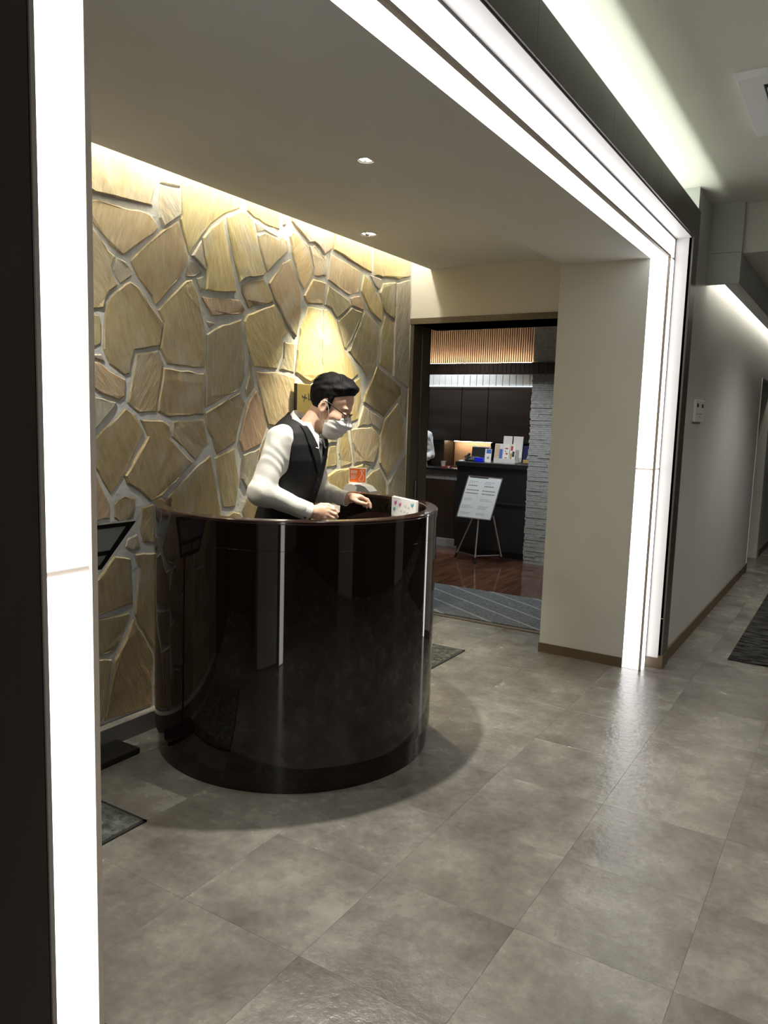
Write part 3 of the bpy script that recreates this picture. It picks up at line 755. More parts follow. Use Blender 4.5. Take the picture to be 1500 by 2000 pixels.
# ---- corridor: walls, ceiling, cove
struct('wall_corridor', box(XC - 0.15, XC, 5.15, 8.92, 0, 2.92), 'wall_paint_grey', 'pale grey corridor wall with the control panels', 'wall')
struct('wall_corridor_pier', box(XC - 0.15, XC, 5.02, 5.15, 0, 2.92), 'wall_paint_grey', 'narrow grey wall strip beside the dark portal edging', 'wall')
struct('wall_recess', box(-1.6, -1.45, 8.92, 9.88, 0, 2.92), 'wall_paint_grey', 'back of the recess further down the corridor', 'wall')
struct('wall_recess_end', box(-1.6, XC, 9.88, 10.0, 0, 2.92), 'wall_paint_warm', 'far cheek of the corridor recess', 'wall')
struct('wall_recess_header', box(-1.5, XC, 8.92, 9.88, 2.03, 2.92), 'wall_paint_grey', 'wall over the corridor recess', 'wall')
struct('trim_3', box(XC - 0.02, XC + 0.006, 8.905, 8.925, 0.0, 2.03), 'white_gloss', 'thin pale corner bead at the end of the grey wall', 'corner bead')
struct('wall_corridor_far', box(XC - 0.15, XC, 10.0, 15.5, 0, 2.92), 'wall_paint_grey', 'grey corridor wall beyond the recess', 'wall')
struct('baseboard_corridor', box(XC, XC + 0.012, 5.02, 8.92, 0, 0.085), 'baseboard_brown', 'dark brown skirting along the grey corridor wall', 'skirting')
struct('baseboard_corridor_far', box(XC, XC + 0.012, 10.0, 15.5, 0, 0.085), 'baseboard_brown', 'dark brown skirting beyond the corridor recess', 'skirting')
struct('wall_end', box(-1.2, 1.9, 15.5, 15.6, 0, 2.92), 'wall_paint_grey', 'far end wall of the corridor', 'wall')
struct('ceiling_corridor', board(-1.30, 2.0, -2.5, 5.50, 2.92, 3.0, [(0.35, -0.6, 0.034), (0.35, 3.6, 0.034)]), 'corridor_ceiling_paint', 'pale corridor ceiling lit by the cove', 'ceiling')
struct('ceiling_corridor_far', board(-0.775, 2.0, 5.50, 15.6, 2.615, 3.0, [(0.35, 7.0, 0.034)]), 'corridor_ceiling_paint', 'lower ceiling further along the corridor', 'ceiling')
bk = MB().box(-0.861, -0.775, 5.46, 15.5, 2.418, 2.92)
bk.box(XC - 0.1, -0.861, 5.46, 15.5, 2.60, 2.92)
struct('ceiling_bulkhead', bk, 'wall_paint_grey', 'grey boxed bulkhead along the corridor wall with a light slot', 'bulkhead')
struct('ceiling_bulkhead_end', box(XC, -0.775, 5.445, 5.462, 2.418, 2.613), 'wall_paint_grey', 'lower closing board of the corridor bulkhead', 'bulkhead')
struct('ceiling_bulkhead_end_2', box(XC, -0.775, 5.445, 5.462, 2.615, 2.92), 'wall_paint_grey', 'upper closing board of the corridor bulkhead', 'bulkhead')
struct('wall_corridor_right', box(1.75, 1.85, -2.5, 15.6, 0, 2.92), 'dark_panel', 'dark panelled wall on the far side of the corridor', 'wall')
for k, y in enumerate((1.2, 4.6)):
    struct('wall_pillar', box(1.60, 1.76, y, y + 0.75, 0, 2.92), 'wall_paint_warm', ('pale wall pier opposite the counter', 'pale wall pier opposite the far light column')[k], 'wall')
struct('wall_rear', box(-1.3, 1.85, -2.5, -2.4, 0, 2.92), 'wall_paint_grey', 'wall at the near end of the corridor', 'wall')
struct('wall_front', box(-1.2, -0.962, -2.4, 0.644, 0, 2.60), 'dark_panel', 'dark wood panelled wall left of the near light column', 'wall')
cv = MB().box(-1.30, -1.18, -2.4, 5.15, 2.60, 2.92)
struct('ceiling_cove', cv, 'white_gloss', 'white back of the light cove above the portal', 'cove')

# ================================================================== THE PORTAL
po = thing('lit_portal', 'white light-box portal framing the niche, dark panels around its outer edge', 'light frame', (-1.06, 2.78, 0))
# core boxes behind the diffusers, in the tone of the seams
core = MB()
core.box(-1.160, -1.061, 0.815, 4.75, ZS + 0.006, 2.59)
core.box(-1.160, -1.061, 4.761, 4.865, 0.0, 2.59)
core.box(-1.160, -1.061, 0.665, 0.804, 0.0, 2.59)
obj('seam_core', core, 'seam_trim', po)
def diffuser(*b):
    return obj('diffuser', box(*b), 'portal_glow', po)
e = 0.0034
for a, b in ((0.815, 2.10), (2.10, 3.515), (3.515, 4.752)):
    diffuser(-1.166, -1.071, a + e, b - e, ZS, ZS + 0.006)                 # underside
    diffuser(-1.061, -1.055, a + e - (0.15 if a < 1 else 0), b - e + (0.10 if b > 4 else 0), ZS + 0.013, 2.588)   # outer face of the beam
for a, b in ((0.003, 1.2368), (1.2472, ZS - 0.002)):
    diffuser(-1.166, -1.067, 4.755, 4.761, a, b)                           # far column, towards the niche opening
    diffuser(-1.061, -1.055, 4.768, 4.862, a, b)                            # far column, corridor side
    diffuser(-1.166, -1.0615, 0.804, 0.810, a, b)                           # near column
    diffuser(-1.061, -1.055, 0.668, 0.799, a, b)
ed = MB()
ed.box(-1.0615, -1.0535, 0.7995, 0.8105, 0, ZS)
sb_ = MB().box(-1.0705, -1.0545, 0.812, 4.766, ZS + 0.0005, ZS + 0.0125).box(-1.0665, -1.0540, 4.7545, 4.7675, 0.0, ZS)
obj('seam_bead', sb_, 'seam_trim', po)
obj('corner_bead', ed, 'edge_trim', po)
sh = MB().box(-1.061, -1.054, 0.66, 4.87, 2.588, 2.598)
sh.box(-1.061, -1.054, 4.862, 4.872, 0.0, 2.598)
obj('shadow_gap', sh, 'seam_grey', po)
obj('reveal_panel', box(-1.056, -0.966, 0.66, 4.87, 2.598, 2.606), 'reveal_paint', po)
obj('reveal_panel', box(-1.056, -0.966, 4.872, 4.880, 0.066, 2.606), 'reveal_paint', po)
obj('reveal_panel', box(-1.056, -0.966, 0.651, 0.658, 0.0, 2.606), 'reveal_paint', po)
wf = bpy.data.objects['wall_front']
for a, b in ((-2.4, -0.98), (-0.98, -0.15), (-0.15, 0.648)):
    obj('dark_panel', box(-0.966, -0.955, a + 0.001, b - 0.001, 2.601, 2.775), 'dark_panel', wf)
for a, b in ((0.657, 1.51), (1.51, 2.34), (2.34, 3.17), (3.17, 4.00), (4.00, 5.018)):
    obj('dark_panel', box(-0.966, -0.955, a + 0.001, b - 0.001, 2.604, 2.775), 'dark_panel', po)
obj('dark_panel', box(-0.980, -0.955, 4.872, 5.018, 0.32, 2.603), 'dark_panel', po)
obj('dark_panel', box(-0.980, -0.955, 4.872, 5.018, 0.083, 0.318), 'dark_panel', po)
obj('skirting', box(-1.056, -0.950, 4.866, 5.019, 0.0, 0.066), 'baseboard_brown', po)
obj('skirting', box(-0.980, -0.950, 4.866, 5.019, 0.066, 0.083), 'baseboard_brown', po)
struct('ceiling_cove_floor', box(-1.18, -0.967, -2.4, 5.02, 2.608, 2.618), 'white_gloss', 'white shelf of the light cove above the portal', 'cove')

# hidden light strips
st = obj('light_strip', box(-2.738, -2.716, 0.80, 4.76, 2.735, 2.745), 'slot_glow')
tag(st, 'warm light strip inside the slot above the slab wall', 'light strip')
st = obj('light_strip', box(-1.10, -1.07, -2.3, 4.98, 2.622, 2.632), 'cove_glow')
tag(st, 'light strip hidden in the cove above the portal', 'light strip')
st = obj('light_strip', box(-0.90, -0.875, 5.50, 15.4, 2.585, 2.598), 'wallslot_glow')
tag(st, 'light strip in the slot of the corridor bulkhead', 'light strip')

# recessed lamps
def downlight(name, label, loc, power, angle, blend, col, aim, r=0.045, ring='chrome', group=None, size=0.02):
    t = thing(name, label, 'ceiling light', loc, group or 'recessed ceiling lamps')
    x, y, z = loc
    obj('trim_ring', MB().lathe([(r * 0.78, 0.03), (r * 0.80, 0.001), (r * 0.92, -0.004), (r, -0.003), (r, 0.002)], (x, y, z), 28), 'white_plastic', t)
    obj('reflector', MB().lathe([(r * 0.80, 0.0), (r * 0.66, 0.022), (r * 0.40, 0.034), (0.001, 0.036)], (x, y, z - 0.002), 28), ring, t)
    obj('lens', MB().lathe([(0.001, -0.002), (r * 0.3, -0.001), (r * 0.34, 0.006), (r * 0.34, 0.02)], (x, y, z + 0.004), 20), 'lamp_glow', t)
    spot('lamp', (x, y, z - 0.012), power, angle, blend, size, col, t, aim)
    return t
downlight('downlight', 'small recessed spotlight in the niche ceiling above the round counter', (-1.81, 2.70, ZA), SPOT_COUNTER, 84, 0.75, (1.0, 0.96, 0.86), (-1.18, 2.55, 0), r=0.036, size=0.022)
downlight('downlight', 'bright recessed spotlight in the niche ceiling close to the slab wall', (-2.49, 3.76, ZA), SPOT_WALL, 74, 0.75, (1.0, 0.88, 0.60), (-2.68, 3.74, 0.0), r=0.05, size=0.03)
downlight('downlight', 'unseen extra spotlight in the niche ceiling, added to brighten the near part of the slab wall', (-2.42, 1.66, ZA), 30.0, 130, 0.8, (1.0, 0.95, 0.84), (-2.5, 1.9, 0.0), r=0.05, size=0.03)  # added fill lamp out of view, lifts the dim left part of the slabs
# openings in the ceiling are covered by the lamp bodies (shallow cans sunk into the board)
for k, (x, y) in enumerate(((0.35, -0.6), (0.35, 3.6), (0.35, 7.0))):
    z = 2.92 if y < 5.4 else 2.615
    downlight('downlight', ('recessed lamp in the near part of the corridor ceiling', 'recessed lamp in the corridor ceiling opposite the counter', 'recessed lamp in the lower corridor ceiling')[k], (x, y, z), CORR_SPOT * (0.45, 1.0, 1.2)[k], 150, 0.8, (1.0, 0.93, 0.82), (x, y, 0), r=0.05, size=0.05)
# ================================================================== LOBBY BEHIND THE DOORWAY
struct('wall_lobby_front', box(-6.0, -2.86, 5.05, 5.12, 0, 2.75), 'wall_paint_cream', 'lobby wall beside the doorway', 'wall')
struct('wall_lobby_left', box(-6.1, -6.0, 5.1, 9.6, 0, 2.75), 'dark_wood', 'dark panelled side wall of the lobby', 'wall')
struct('wall_lobby_back', box(-6.0, -1.2, 9.25, 9.4, 0, 2.75), 'dark_wood', 'dark panelled back wall of the lobby', 'wall')
struct('wall_lobby_right', box(-1.35, -1.13, 5.2, 9.6, 0, 2.75), 'wall_paint_cream', 'right side wall of the lobby', 'wall')
struct('ceiling_lobby', board(-6.1, -1.13, 5.2, 9.5, 2.75, 2.8, [(-2.7, 6.4, 0.034), (-3.6, 6.9, 0.034), (-4.4, 8.55, 0.034)]), 'corridor_ceiling_paint', 'pale ceiling of the lobby', 'ceiling')
for k, (x, y) in enumerate(((-2.7, 6.4), (-3.6, 6.9), (-4.4, 8.55))):
    downlight('downlight', ('recessed lobby lamp above the striped mat', 'recessed lobby lamp above the poster easel', 'recessed lobby lamp over the reception desk')[k], (x, y, 2.75), BACK_SPOT, 120, 0.7, (0.95, 0.98, 1.0), (x, y, 0), r=0.05, size=0.05)
# split-face stone pier
ls = MB()
z = 0.0
while z < 2.74:
    hgt = min(rng.uniform(0.017, 0.026), 2.748 - z); x = -3.0
    while x < -2.02:
        w = min(rng.uniform(0.08, 0.30), -2.0 - x)
        ls.box(x + 0.0006, x + w - 0.0006, 7.70 - rng.uniform(0.0, 0.008), 7.73, z + 0.0008, z + hgt - 0.0008); x += w
    y = 7.70
    while y < 8.18:
        w = min(rng.uniform(0.08, 0.30), 8.2 - y)
        ls.box(-3.0 - rng.uniform(0, 0.012), -2.98, y, y + w - 0.001, z + 0.0008, z + hgt - 0.0008); y += w
    z += hgt
wl = struct('wall_ledger', box(-2.99, -2.0, 7.715, 8.2, 0, 2.748), 'ledger_stone', 'grey split-face stone pier at the right of the reception desk', 'wall')
o = obj('stone_strip', ls, 'ledger_stone', wl); o['kind'] = 'stuff'
# beam and lit slat screen
bm_ = thing('ceiling_beam', 'dark wooden beam across the lobby below the lit slats', 'beam', (-3.7, 7.6, 2.0), kind='structure')
obj('beam_body', box(-5.9, -2.001, 7.60, 7.682, 2.0, 2.112), 'dark_wood', bm_)
gr = MB()
for k in range(70):
    x = -5.5 + k * 0.05
    gr.box(x, x + 0.044, 7.594, 7.60, 2.004, 2.108)
obj('beam_ribs', gr, 'dark_wood', bm_)
obj('light_strip', box(-5.8, -3.02, 7.688, 7.70, 2.114, 2.120), 'warm_led', bm_)
sl = thing('slat_screen', 'screen of thin vertical wooden slats lit from below above the lobby beam', 'slat screen', (-4.2, 7.78, 2.1))
obj('backing', box(-5.6, -3.004, 7.80, 7.82, 2.115, 2.748), 'slat_backing', sl)
slm = box(-0.0058, 0.0058, -0.007, 0.007, 0, 0.632).mesh('slat'); slm.materials.append(MATS['slat_wood'])
for k in range(70):
    link('slat', slm, sl, (-3.018 - k * 0.0254, 7.782, 2.115))
# tile band, wall cabinets, lit nook
tb = thing('tile_band', 'narrow band of white wall tiles above the dark cabinets', 'wall tiles', (-4.2, 8.9, 1.925))
obj('grout', box(-5.4, -3.3, 8.91, 8.93, 1.925, 2.08), 'seam_grey', tb)
tl = MB().rbox(0, 0, 0, 0.0825, 0.012, 0.145, 0.003).mesh('tile'); tl.materials.append(MATS['tile_white'])
for k in range(23):
    link('tile', tl, tb, (-3.37 - k * 0.0885, 8.905, 1.999))
obj('light_strip', box(-5.3, -3.4, 8.885, 8.895, 1.925, 1.929), 'cool_led', tb)
cb = thing('wall_cabinet', 'row of dark wood wall cabinets behind the reception desk', 'cabinet', (-4.2, 9.05, 1.235))
obj('body', box(-5.40, -3.30, 8.925, 9.245, 1.235, 1.922), 'dark_wood', cb)
for a, b in ((-5.36, -4.885), (-4.88, -4.41), (-4.405, -4.045), (-4.04, -3.475), (-3.47, -3.30)):
    obj('door', MB().rbox((a + b) / 2, 8.914, 1.5785, b - a - 0.004, 0.02, 0.68, 0.002), 'dark_wood_across', cb)
nk = thing('back_counter', 'back counter with a softly lit wooden splash panel', 'counter', (-4.3, 9.0, 0))
obj('splash_panel', box(-4.64, -4.0, 9.22, 9.245, 0.90, 1.233), 'nook_wood', nk)
obj('worktop', box(-5.4, -3.3, 8.92, 9.245, 0.86, 0.90), 'black_satin', nk)
obj('cabinet_front', box(-5.4, -3.3, 8.95, 9.245, 0.0, 0.86), 'dark_wood', nk)
obj('light_strip', box(-4.6, -4.05, 9.12, 9.135, 1.225, 1.234), 'warm_led', nk)
obj('end_panel', box(-4.83, -4.65, 8.94, 9.245, 0.90, 1.233), 'dark_wood', nk)
obj('end_panel', box(-3.995, -3.4, 8.94, 9.20, 0.90, 1.233), 'black_satin', nk)
# reception desk
dk = thing('reception_desk', 'black reception desk in the lobby, brochures on its top', 'desk', (-3.46, 8.0, 0))
obj('front_panel', MB().box(-3.885, -3.025, 7.805, 7.83, 0.075, 0.99).box(-3.885, -3.845, 7.83, 8.3, 0.075, 0.99).box(-3.06, -3.025, 7.83, 8.3, 0.075, 0.99), 'black_satin', dk)
obj('top', MB().rbox(-3.457, 8.04, 1.018, 0.875, 0.54, 0.05, 0.004), 'black_satin', dk)
obj('toe_kick', box(-3.87, -3.04, 7.84, 8.28, 0.0, 0.075), 'black_matt', dk)
obj('shelf', box(-3.50, -3.03, 7.785, 7.806, 0.60, 0.615), 'black_matt', dk)
ld = thing('side_counter', 'lower dark counter left of the reception desk with a grey tiled band', 'counter', (-4.5, 8.4, 0))
obj('top', box(-5.3, -3.895, 8.16, 8.46, 0.90, 0.925), 'black_satin', ld)
bt = obj('tile_band', box(-5.3, -3.895, 8.225, 8.44, 0.785, 0.90), 'seam_grey', ld)
t2 = MB().rbox(0, 0, 0, 0.066, 0.01, 0.108, 0.002).mesh('tile'); t2.materials.append(MATS['grey_panel'])
for k in range(20):
    link('tile', t2, bt, (-3.935 - k * 0.0685, 8.22, 0.8425))
obj('front_panel', box(-5.3, -4.095, 8.20, 8.44, 0.0, 0.785), 'dark_wood', ld)
obj('front_panel', box(-4.09, -3.895, 8.20, 8.44, 0.0, 0.785), 'dark_wood', ld)
obj('plinth', box(-5.3, -3.90, 8.12, 8.20, 0.0, 0.085), 'grey_panel', ld)

ZT = 1.0435   # top of the desk
def slab(c, w, h, t, yaw=0.0, lean=0.0):
    """upright board: centre of its foot c, width along x before yaw, leaning back by lean"""
    R_ = Matrix.Rotation(yaw, 3, 'Z') @ Matrix.Rotation(-lean, 3, 'X')
    ex, ey, ez = R_ @ Vector((w / 2, 0, 0)), R_ @ Vector((0, t / 2, 0)), R_ @ Vector((0, 0, h / 2))
    cc = Vector(c) + ez + Vector((0, 0, abs(ey.z)))
    return cc, ex, ey, ez
def board_obj(name, c, w, h, t, mat, yaw=0.0, lean=0.0, parent=None):
    cc, ex, ey, ez = slab(c, w, h, t, yaw, lean)
    return obj(name, MB().obox(cc, ex, ey, ez), mat, parent)
def print_on(parent, c, w, h, t, yaw, lean, rects, name='print', depth=0.0006):
    """flat printed rectangles (u0,u1,v0,v1,material) on the front face of a board, u,v in 0..1"""
    cc, ex, ey, ez = slab(c, w, h, t, yaw, lean)
    by = {}
    for u0, u1, v0, v1, mt in rects: by.setdefault(mt, []).append((u0, u1, v0, v1))
    for mt, rs in by.items():
        mb = MB()
        for u0, u1, v0, v1 in rs:
            q = cc - ey * (1 + depth / (t / 2)) + ex * (u0 + u1 - 1) + ez * (v0 + v1 - 1)
            mb.obox(q, ex * (u1 - u0), ey.normalized() * depth, ez * (v1 - v0))
        obj(name, mb, mt, parent)
# brochure rack: clear stepped stand holding leaflets
rk = thing('brochure_rack', 'white two-tier brochure rack filled with leaflets on the desk', 'brochure rack', (-3.38, 8.0, ZT))
obj('base', box(-3.50, -3.245, 7.93, 8.12, ZT, ZT + 0.012), 'white_plastic', rk)
board_obj('back_panel', (-3.425, 8.105, ZT + 0.012), 0.105, 0.285, 0.008, 'white_plastic', 0, 0.12, rk)
board_obj('back_panel', (-3.300, 8.105, ZT + 0.012), 0.115, 0.285, 0.008, 'white_plastic', 0, 0.12, rk)
obj('pocket_lip', box(-3.50, -3.245, 7.925, 7.931, ZT, ZT + 0.05), 'white_plastic', rk)
obj('pocket_lip', box(-3.49, -3.25, 8.035, 8.041, ZT + 0.012, ZT + 0.15), 'white_plastic', rk)
lf = [(-3.46, 0.10, 'tan_print', 'tan and blue leaflet at the left of the brochure rack'), (-3.37, 0.07, 'paper', 'white leaflet with red specks in the middle of the brochure rack'), (-3.295, 0.065, 'red_print', 'white and red leaflet at the right of the brochure rack')]
for x, w, mt, lb in lf:
    t = thing('leaflet', lb, 'leaflet', (x, 7.95, ZT + 0.012), 'leaflets in the brochure rack')
    board_obj('sheet', (x, 7.955, ZT + 0.013), w, 0.20, 0.006, 'paper', 0, 0.16, t)
    rs = {'tan_print': [(0.05, 0.6, 0.1, 0.95, 'tan_print'), (0.6, 0.95, 0.05, 0.7, 'blue_print'), (0.6, 0.95, 0.72, 0.95, 'paper_cool')],
          'paper': [(0.25, 0.75, 0.72, 0.78, 'red_print'), (0.4, 0.75, 0.42, 0.5, 'red_print'), (0.25, 0.45, 0.55, 0.63, 'ink_grey'), (0.3, 0.7, 0.2, 0.26, 'gold_print')],
          'red_print': [(0.1, 0.5, 0.65, 0.9, 'red_print'), (0.45, 0.85, 0.3, 0.6, 'ink'), (0.1, 0.4, 0.1, 0.5, 'gold_print')]}[mt]
    print_on(t, (x, 7.955, ZT + 0.013), w, 0.20, 0.006, 0, 0.16, rs)
# small stand-up card with a blue head
t = thing('desk_card', 'small white card with a blue top left of the brochure rack', 'card', (-3.575, 7.93, ZT))
board_obj('sheet', (-3.575, 7.93, ZT), 0.075, 0.15, 0.004, 'paper', 0.1, 0.2, t)
print_on(t, (-3.575, 7.93, ZT), 0.075, 0.15, 0.004, 0.1, 0.2, [(0.2, 0.95, 0.66, 0.97, 'blue_print'), (0.35, 0.7, 0.25, 0.42, 'ink_grey')])
# picture with a pale temple silhouette
t = thing('picture_card', 'dark blue picture card with a golden foot beside the stone pier', 'picture', (-3.12, 8.0, ZT))
board_obj('sheet', (-3.115, 8.0, ZT), 0.155, 0.20, 0.006, 'navy_print', -0.05, 0.14, t)
print_on(t, (-3.115, 8.0, ZT), 0.155, 0.20, 0.006, -0.05, 0.14, [(0.06, 0.94, 0.04, 0.24, 'gold_print'), (0.3, 0.68, 0.26, 0.36, 'ink_grey'), (0.36, 0.62, 0.36, 0.47, 'paper_cool'), (0.42, 0.56, 0.47, 0.58, 'ink_grey'), (0.46, 0.52, 0.58, 0.68, 'paper_cool')])
# monitor seen from the front, telephone in front of it, blue box
t = thing('desk_monitor', 'small dark monitor with a pale upper edge on the desk', 'monitor', (-3.745, 8.12, ZT))
obj('foot', MB().rbox(-3.745, 8.13, ZT + 0.006, 0.12, 0.09, 0.012, 0.004), 'black_satin', t)
obj('neck', box(-3.76, -3.73, 8.135, 8.15, ZT + 0.01, ZT + 0.06), 'black_satin', t)
sc_ = board_obj('housing', (-3.745, 8.12, ZT + 0.03), 0.235, 0.135, 0.014, 'monitor_dark', 0.0, 0.14, t)
print_on(sc_, (-3.745, 8.12, ZT + 0.03), 0.235, 0.135, 0.014, 0.0, 0.14, [(0.0, 1.0, 0.93, 1.0, 'paper'), (0.92, 0.96, 0.05, 1.12, 'white_plastic')], 'bezel')
t = thing('desk_phone', 'black desk telephone in front of the monitor', 'telephone', (-3.78, 7.93, ZT))
obj('body', MB().hexa([(-3.84, 7.87, ZT), (-3.69, 7.87, ZT), (-3.69, 7.99, ZT), (-3.84, 7.99, ZT), (-3.835, 7.875, ZT + 0.02), (-3.695, 7.875, ZT + 0.02), (-3.695, 7.985, ZT + 0.055), (-3.835, 7.985, ZT + 0.055)]), 'black_satin', t)
obj('handset', MB().tube([(-3.82, 7.88, ZT + 0.045), (-3.82, 7.92, ZT + 0.062), (-3.82, 7.97, ZT + 0.075)], [0.018, 0.012, 0.018], 10), 'black_satin', t)
kp = MB()
for a in range(3):
    for b in range(4): kp.box(-3.775 + a * 0.022, -3.761 + a * 0.022, 7.89 + b * 0.02, 7.902 + b * 0.02, ZT + 0.022 + b * 0.0063, ZT + 0.03 + b * 0.0063)
obj('keypad', kp, 'grey_plastic', t)
t = thing('blue_box', 'vivid blue box on the desk in front of the monitor', 'box', (-3.64, 7.87, ZT))
obj('body', MB().rbox(-3.645, 7.87, ZT + 0.021, 0.10, 0.06, 0.042, 0.006), 'blue_vivid', t)
obj('lid', MB().rbox(-3.645, 7.87, ZT + 0.045, 0.104, 0.064, 0.008, 0.003), 'blue_vivid', t)
t = thing('notepad', 'white notepad on the desk beside the telephone', 'notepad', (-3.80, 7.84, ZT))
obj('sheets', MB().rbox(-3.845, 7.835, ZT + 0.006, 0.05, 0.07, 0.012, 0.002), 'paper', t)
t = thing('paper_cup', 'white paper cup with a red foot on the side counter', 'cup', (-4.30, 8.26, 0.925))
obj('cup', MB().lathe([(0.001, 0.0), (0.024, 0.0), (0.033, 0.078), (0.035, 0.08), (0.031, 0.08), (0.023, 0.004), (0.001, 0.004)], (-4.30, 8.26, 0.925), 20), 'paper', t)
obj('band', MB().lathe([(0.0245, 0.0), (0.0275, 0.022), (0.0252, 0.022)], (-4.30, 8.26, 0.925), 20), 'red_print', t)
t = thing('small_box', 'tiny red and white box beside the paper cup', 'box', (-4.225, 8.25, 0.925))
obj('body', MB().rbox(-4.225, 8.25, 0.938, 0.05, 0.03, 0.026, 0.003), 'red_print', t)
obj('label', box(-4.225, -4.202, 8.2344, 8.236, 0.93, 0.948), 'paper', t)

# poster easel
ez_ = thing('poster_easel', 'aluminium tripod easel with a printed notice board in front of the desk', 'easel', (-3.44, 7.45, 0))
apex = Vector((-3.44, 7.52, 0.80))
def leg(foot, top):
    o = obj('leg', MB().tube([foot, top], 0.0105, 10), 'alu', ez_)
    f = Vector(foot); d = (Vector(top) - f).normalized()
    obj('rubber_foot', MB().tube([f - d * 0.004, f + d * 0.05], 0.013, 10), 'black_matt', o)
leg((-3.715, 7.50, 0.012), (-3.52, 7.53, 0.50))
leg((-3.40, 7.335, 0.012), (-3.44, 7.47, 0.50))
leg((-3.20, 7.60, 0.012), (-3.30, 7.535, 0.50))
obj('brace', MB().tube([(-3.67, 7.495, 0.075), (-3.41, 7.36, 0.075)], 0.007, 8), 'alu', ez_)
obj('brace', MB().tube([(-3.40, 7.365, 0.075), (-3.225, 7.575, 0.075)], 0.007, 8), 'alu', ez_)
# board tilted sideways like in the photograph
pb = Vector((-3.43, 7.45, 0.69))
exb = Vector((0.182, 0.03, -0.006)); ezb = Vector((0.036, 0.05, 0.218)); eyb = exb.cross(ezb).normalized() * -0.006
if eyb.y < 0: eyb = -eyb
bd = obj('notice_board', MB().obox(pb, exb, eyb, ezb), 'paper_cool', ez_)
fr = MB()
for sgn in (-1, 1):
    fr.obox(pb + exb * sgn, exb.normalized() * 0.005, eyb * 1.25, ezb * 1.02)
    fr.obox(pb + ezb * sgn, exb * 1.02, eyb * 1.25, ezb.normalized() * 0.005)
obj('frame', fr, 'alu', bd)
tx = MB(); tg = MB()
def tline(mb, u0, u1, v, hh=0.006, dash=0):
    n_ = dash or 1
    for k in range(n_):
        a = u0 + (u1 - u0) * k / n_; b = a + (u1 - u0) / n_ * (0.55 if dash else 1)
        mb.obox(pb - eyb * 1.06 + exb * (a + b) * 1.0 - exb + ezb * (2 * v - 1), exb * (b - a), eyb.normalized() * 0.0005, ezb.normalized() * hh)
for u in (0.06, 0.54):
    tline(tg, u + 0.02, u + 0.30, 0.875, 0.004, 5); tline(tg, u, u + 0.2, 0.84, 0.003, 4)
    tline(tx, u + 0.02, u + 0.30, 0.775, 0.0055, 7)
    tline(tx, u, u + 0.38, 0.665, 0.0055, 9)
    tline(tx, u, u + 0.38, 0.59, 0.0055, 9)
    for v in (0.46, 0.425, 0.29, 0.26, 0.23, 0.12, 0.09): tline(tg, u, u + rng.uniform(0.2, 0.4), v, 0.003, 8)
tx.obox(pb - eyb * 1.06 + exb * -0.35 + ezb * 0.95, exb * 0.55, eyb.normalized() * 0.0005, ezb.normalized() * 0.006)
obj('print', tx, 'ink', bd); obj('print', tg, 'ink_grey', bd)

# ================================================================== MATS
def mat_(name, label, x0, x1, y0, y1, mt, th=0.008, edge='black_matt', bw=0.0):
    t = thing(name, label, 'mat' if 'mat' in name else 'carpet', ((x0 + x1) / 2, (y0 + y1) / 2, 0.0), 'dark floor mats in the niche' if name == 'floor_mat' else None)
    obj('pile', MB().rbox((x0 + x1) / 2, (y0 + y1) / 2, th / 2 + 0.0005, x1 - x0 - 2 * bw, y1 - y0 - 2 * bw, th, 0.003), mt, t)
    if bw:
        b = MB().box(x0, x0 + bw, y0, y1, 0.0003, th * 0.8).box(x1 - bw, x1, y0, y1, 0.0003, th * 0.8).box(x0, x1, y0, y0 + bw, 0.0003, th * 0.8).box(x0, x1, y1 - bw, y1, 0.0003, th * 0.8)
        obj('border', b, edge, t)
    return t
mat_('door_mat', 'slate-grey lobby mat with fine pale stripes inside the doorway', -3.55, -1.80, 5.215, 6.16, 'mat_stripe', 0.010)
mat_('floor_mat', 'dark grey-green floor mat showing one corner right of the near light column', -2.70, -2.117, 1.02, 1.826, 'mat_grey', 0.008, bw=0.012)
mat_('floor_mat', 'dark floor mat behind the round counter towards the doorway', -2.70, -2.105, 3.60, 4.455, 'mat_grey', 0.008, bw=0.012)
mat_('carpet_runner', 'black and grey flecked carpet runner on the corridor floor', -0.64, 0.95, 5.345, 9.6, 'carpet_black', 0.008)

# ================================================================== ROUND COUNTER
CC = (-2.20, 2.795); CR = 0.642
A0, A1 = math.radians(-150), math.radians(108)
ct = thing('round_counter', 'glossy dark brown cylindrical reception counter with a gap towards the slab wall', 'counter', (CC[0], CC[1], 0))
c3 = (CC[0], CC[1], 0)
NS = 160
_l = MB().lathe([(CR - 0.050, 0.0), (CR - 0.012, 0.0), (CR - 0.012, 0.108), (CR - 0.050, 0.108)], c3, NS, A0, A1, True); _l.sharp = 15
obj('toe_base', _l, 'lacquer', ct)
_l = MB().lathe([(CR - 0.048, 0.105), (CR - 0.002, 0.105), (CR, 0.107), (CR, 0.9811), (CR - 0.0004, 0.9815), (CR - 0.048, 0.9815)], c3, NS, A0, A1, True); _l.sharp = 15
obj('body', _l, 'lacquer', ct)
_l = MB().lathe([(CR - 0.048, 0.9820), (CR - 0.0004, 0.9820), (CR, 0.9824), (CR, 1.085), (CR - 0.048, 1.085)], c3, NS, A0, A1, True); _l.sharp = 15
obj('upper_band', _l, 'lacquer', ct)
_l = MB().lathe([(CR - 0.052, 1.085), (CR + 0.000, 1.085), (CR + 0.0015, 1.088), (CR + 0.0015, 1.096), (CR - 0.0015, 1.100), (CR - 0.0495, 1.100), (CR - 0.052, 1.097)], c3, NS, A0, A1, True); _l.sharp = 15
obj('rim', _l, 'lacquer_rim', ct)
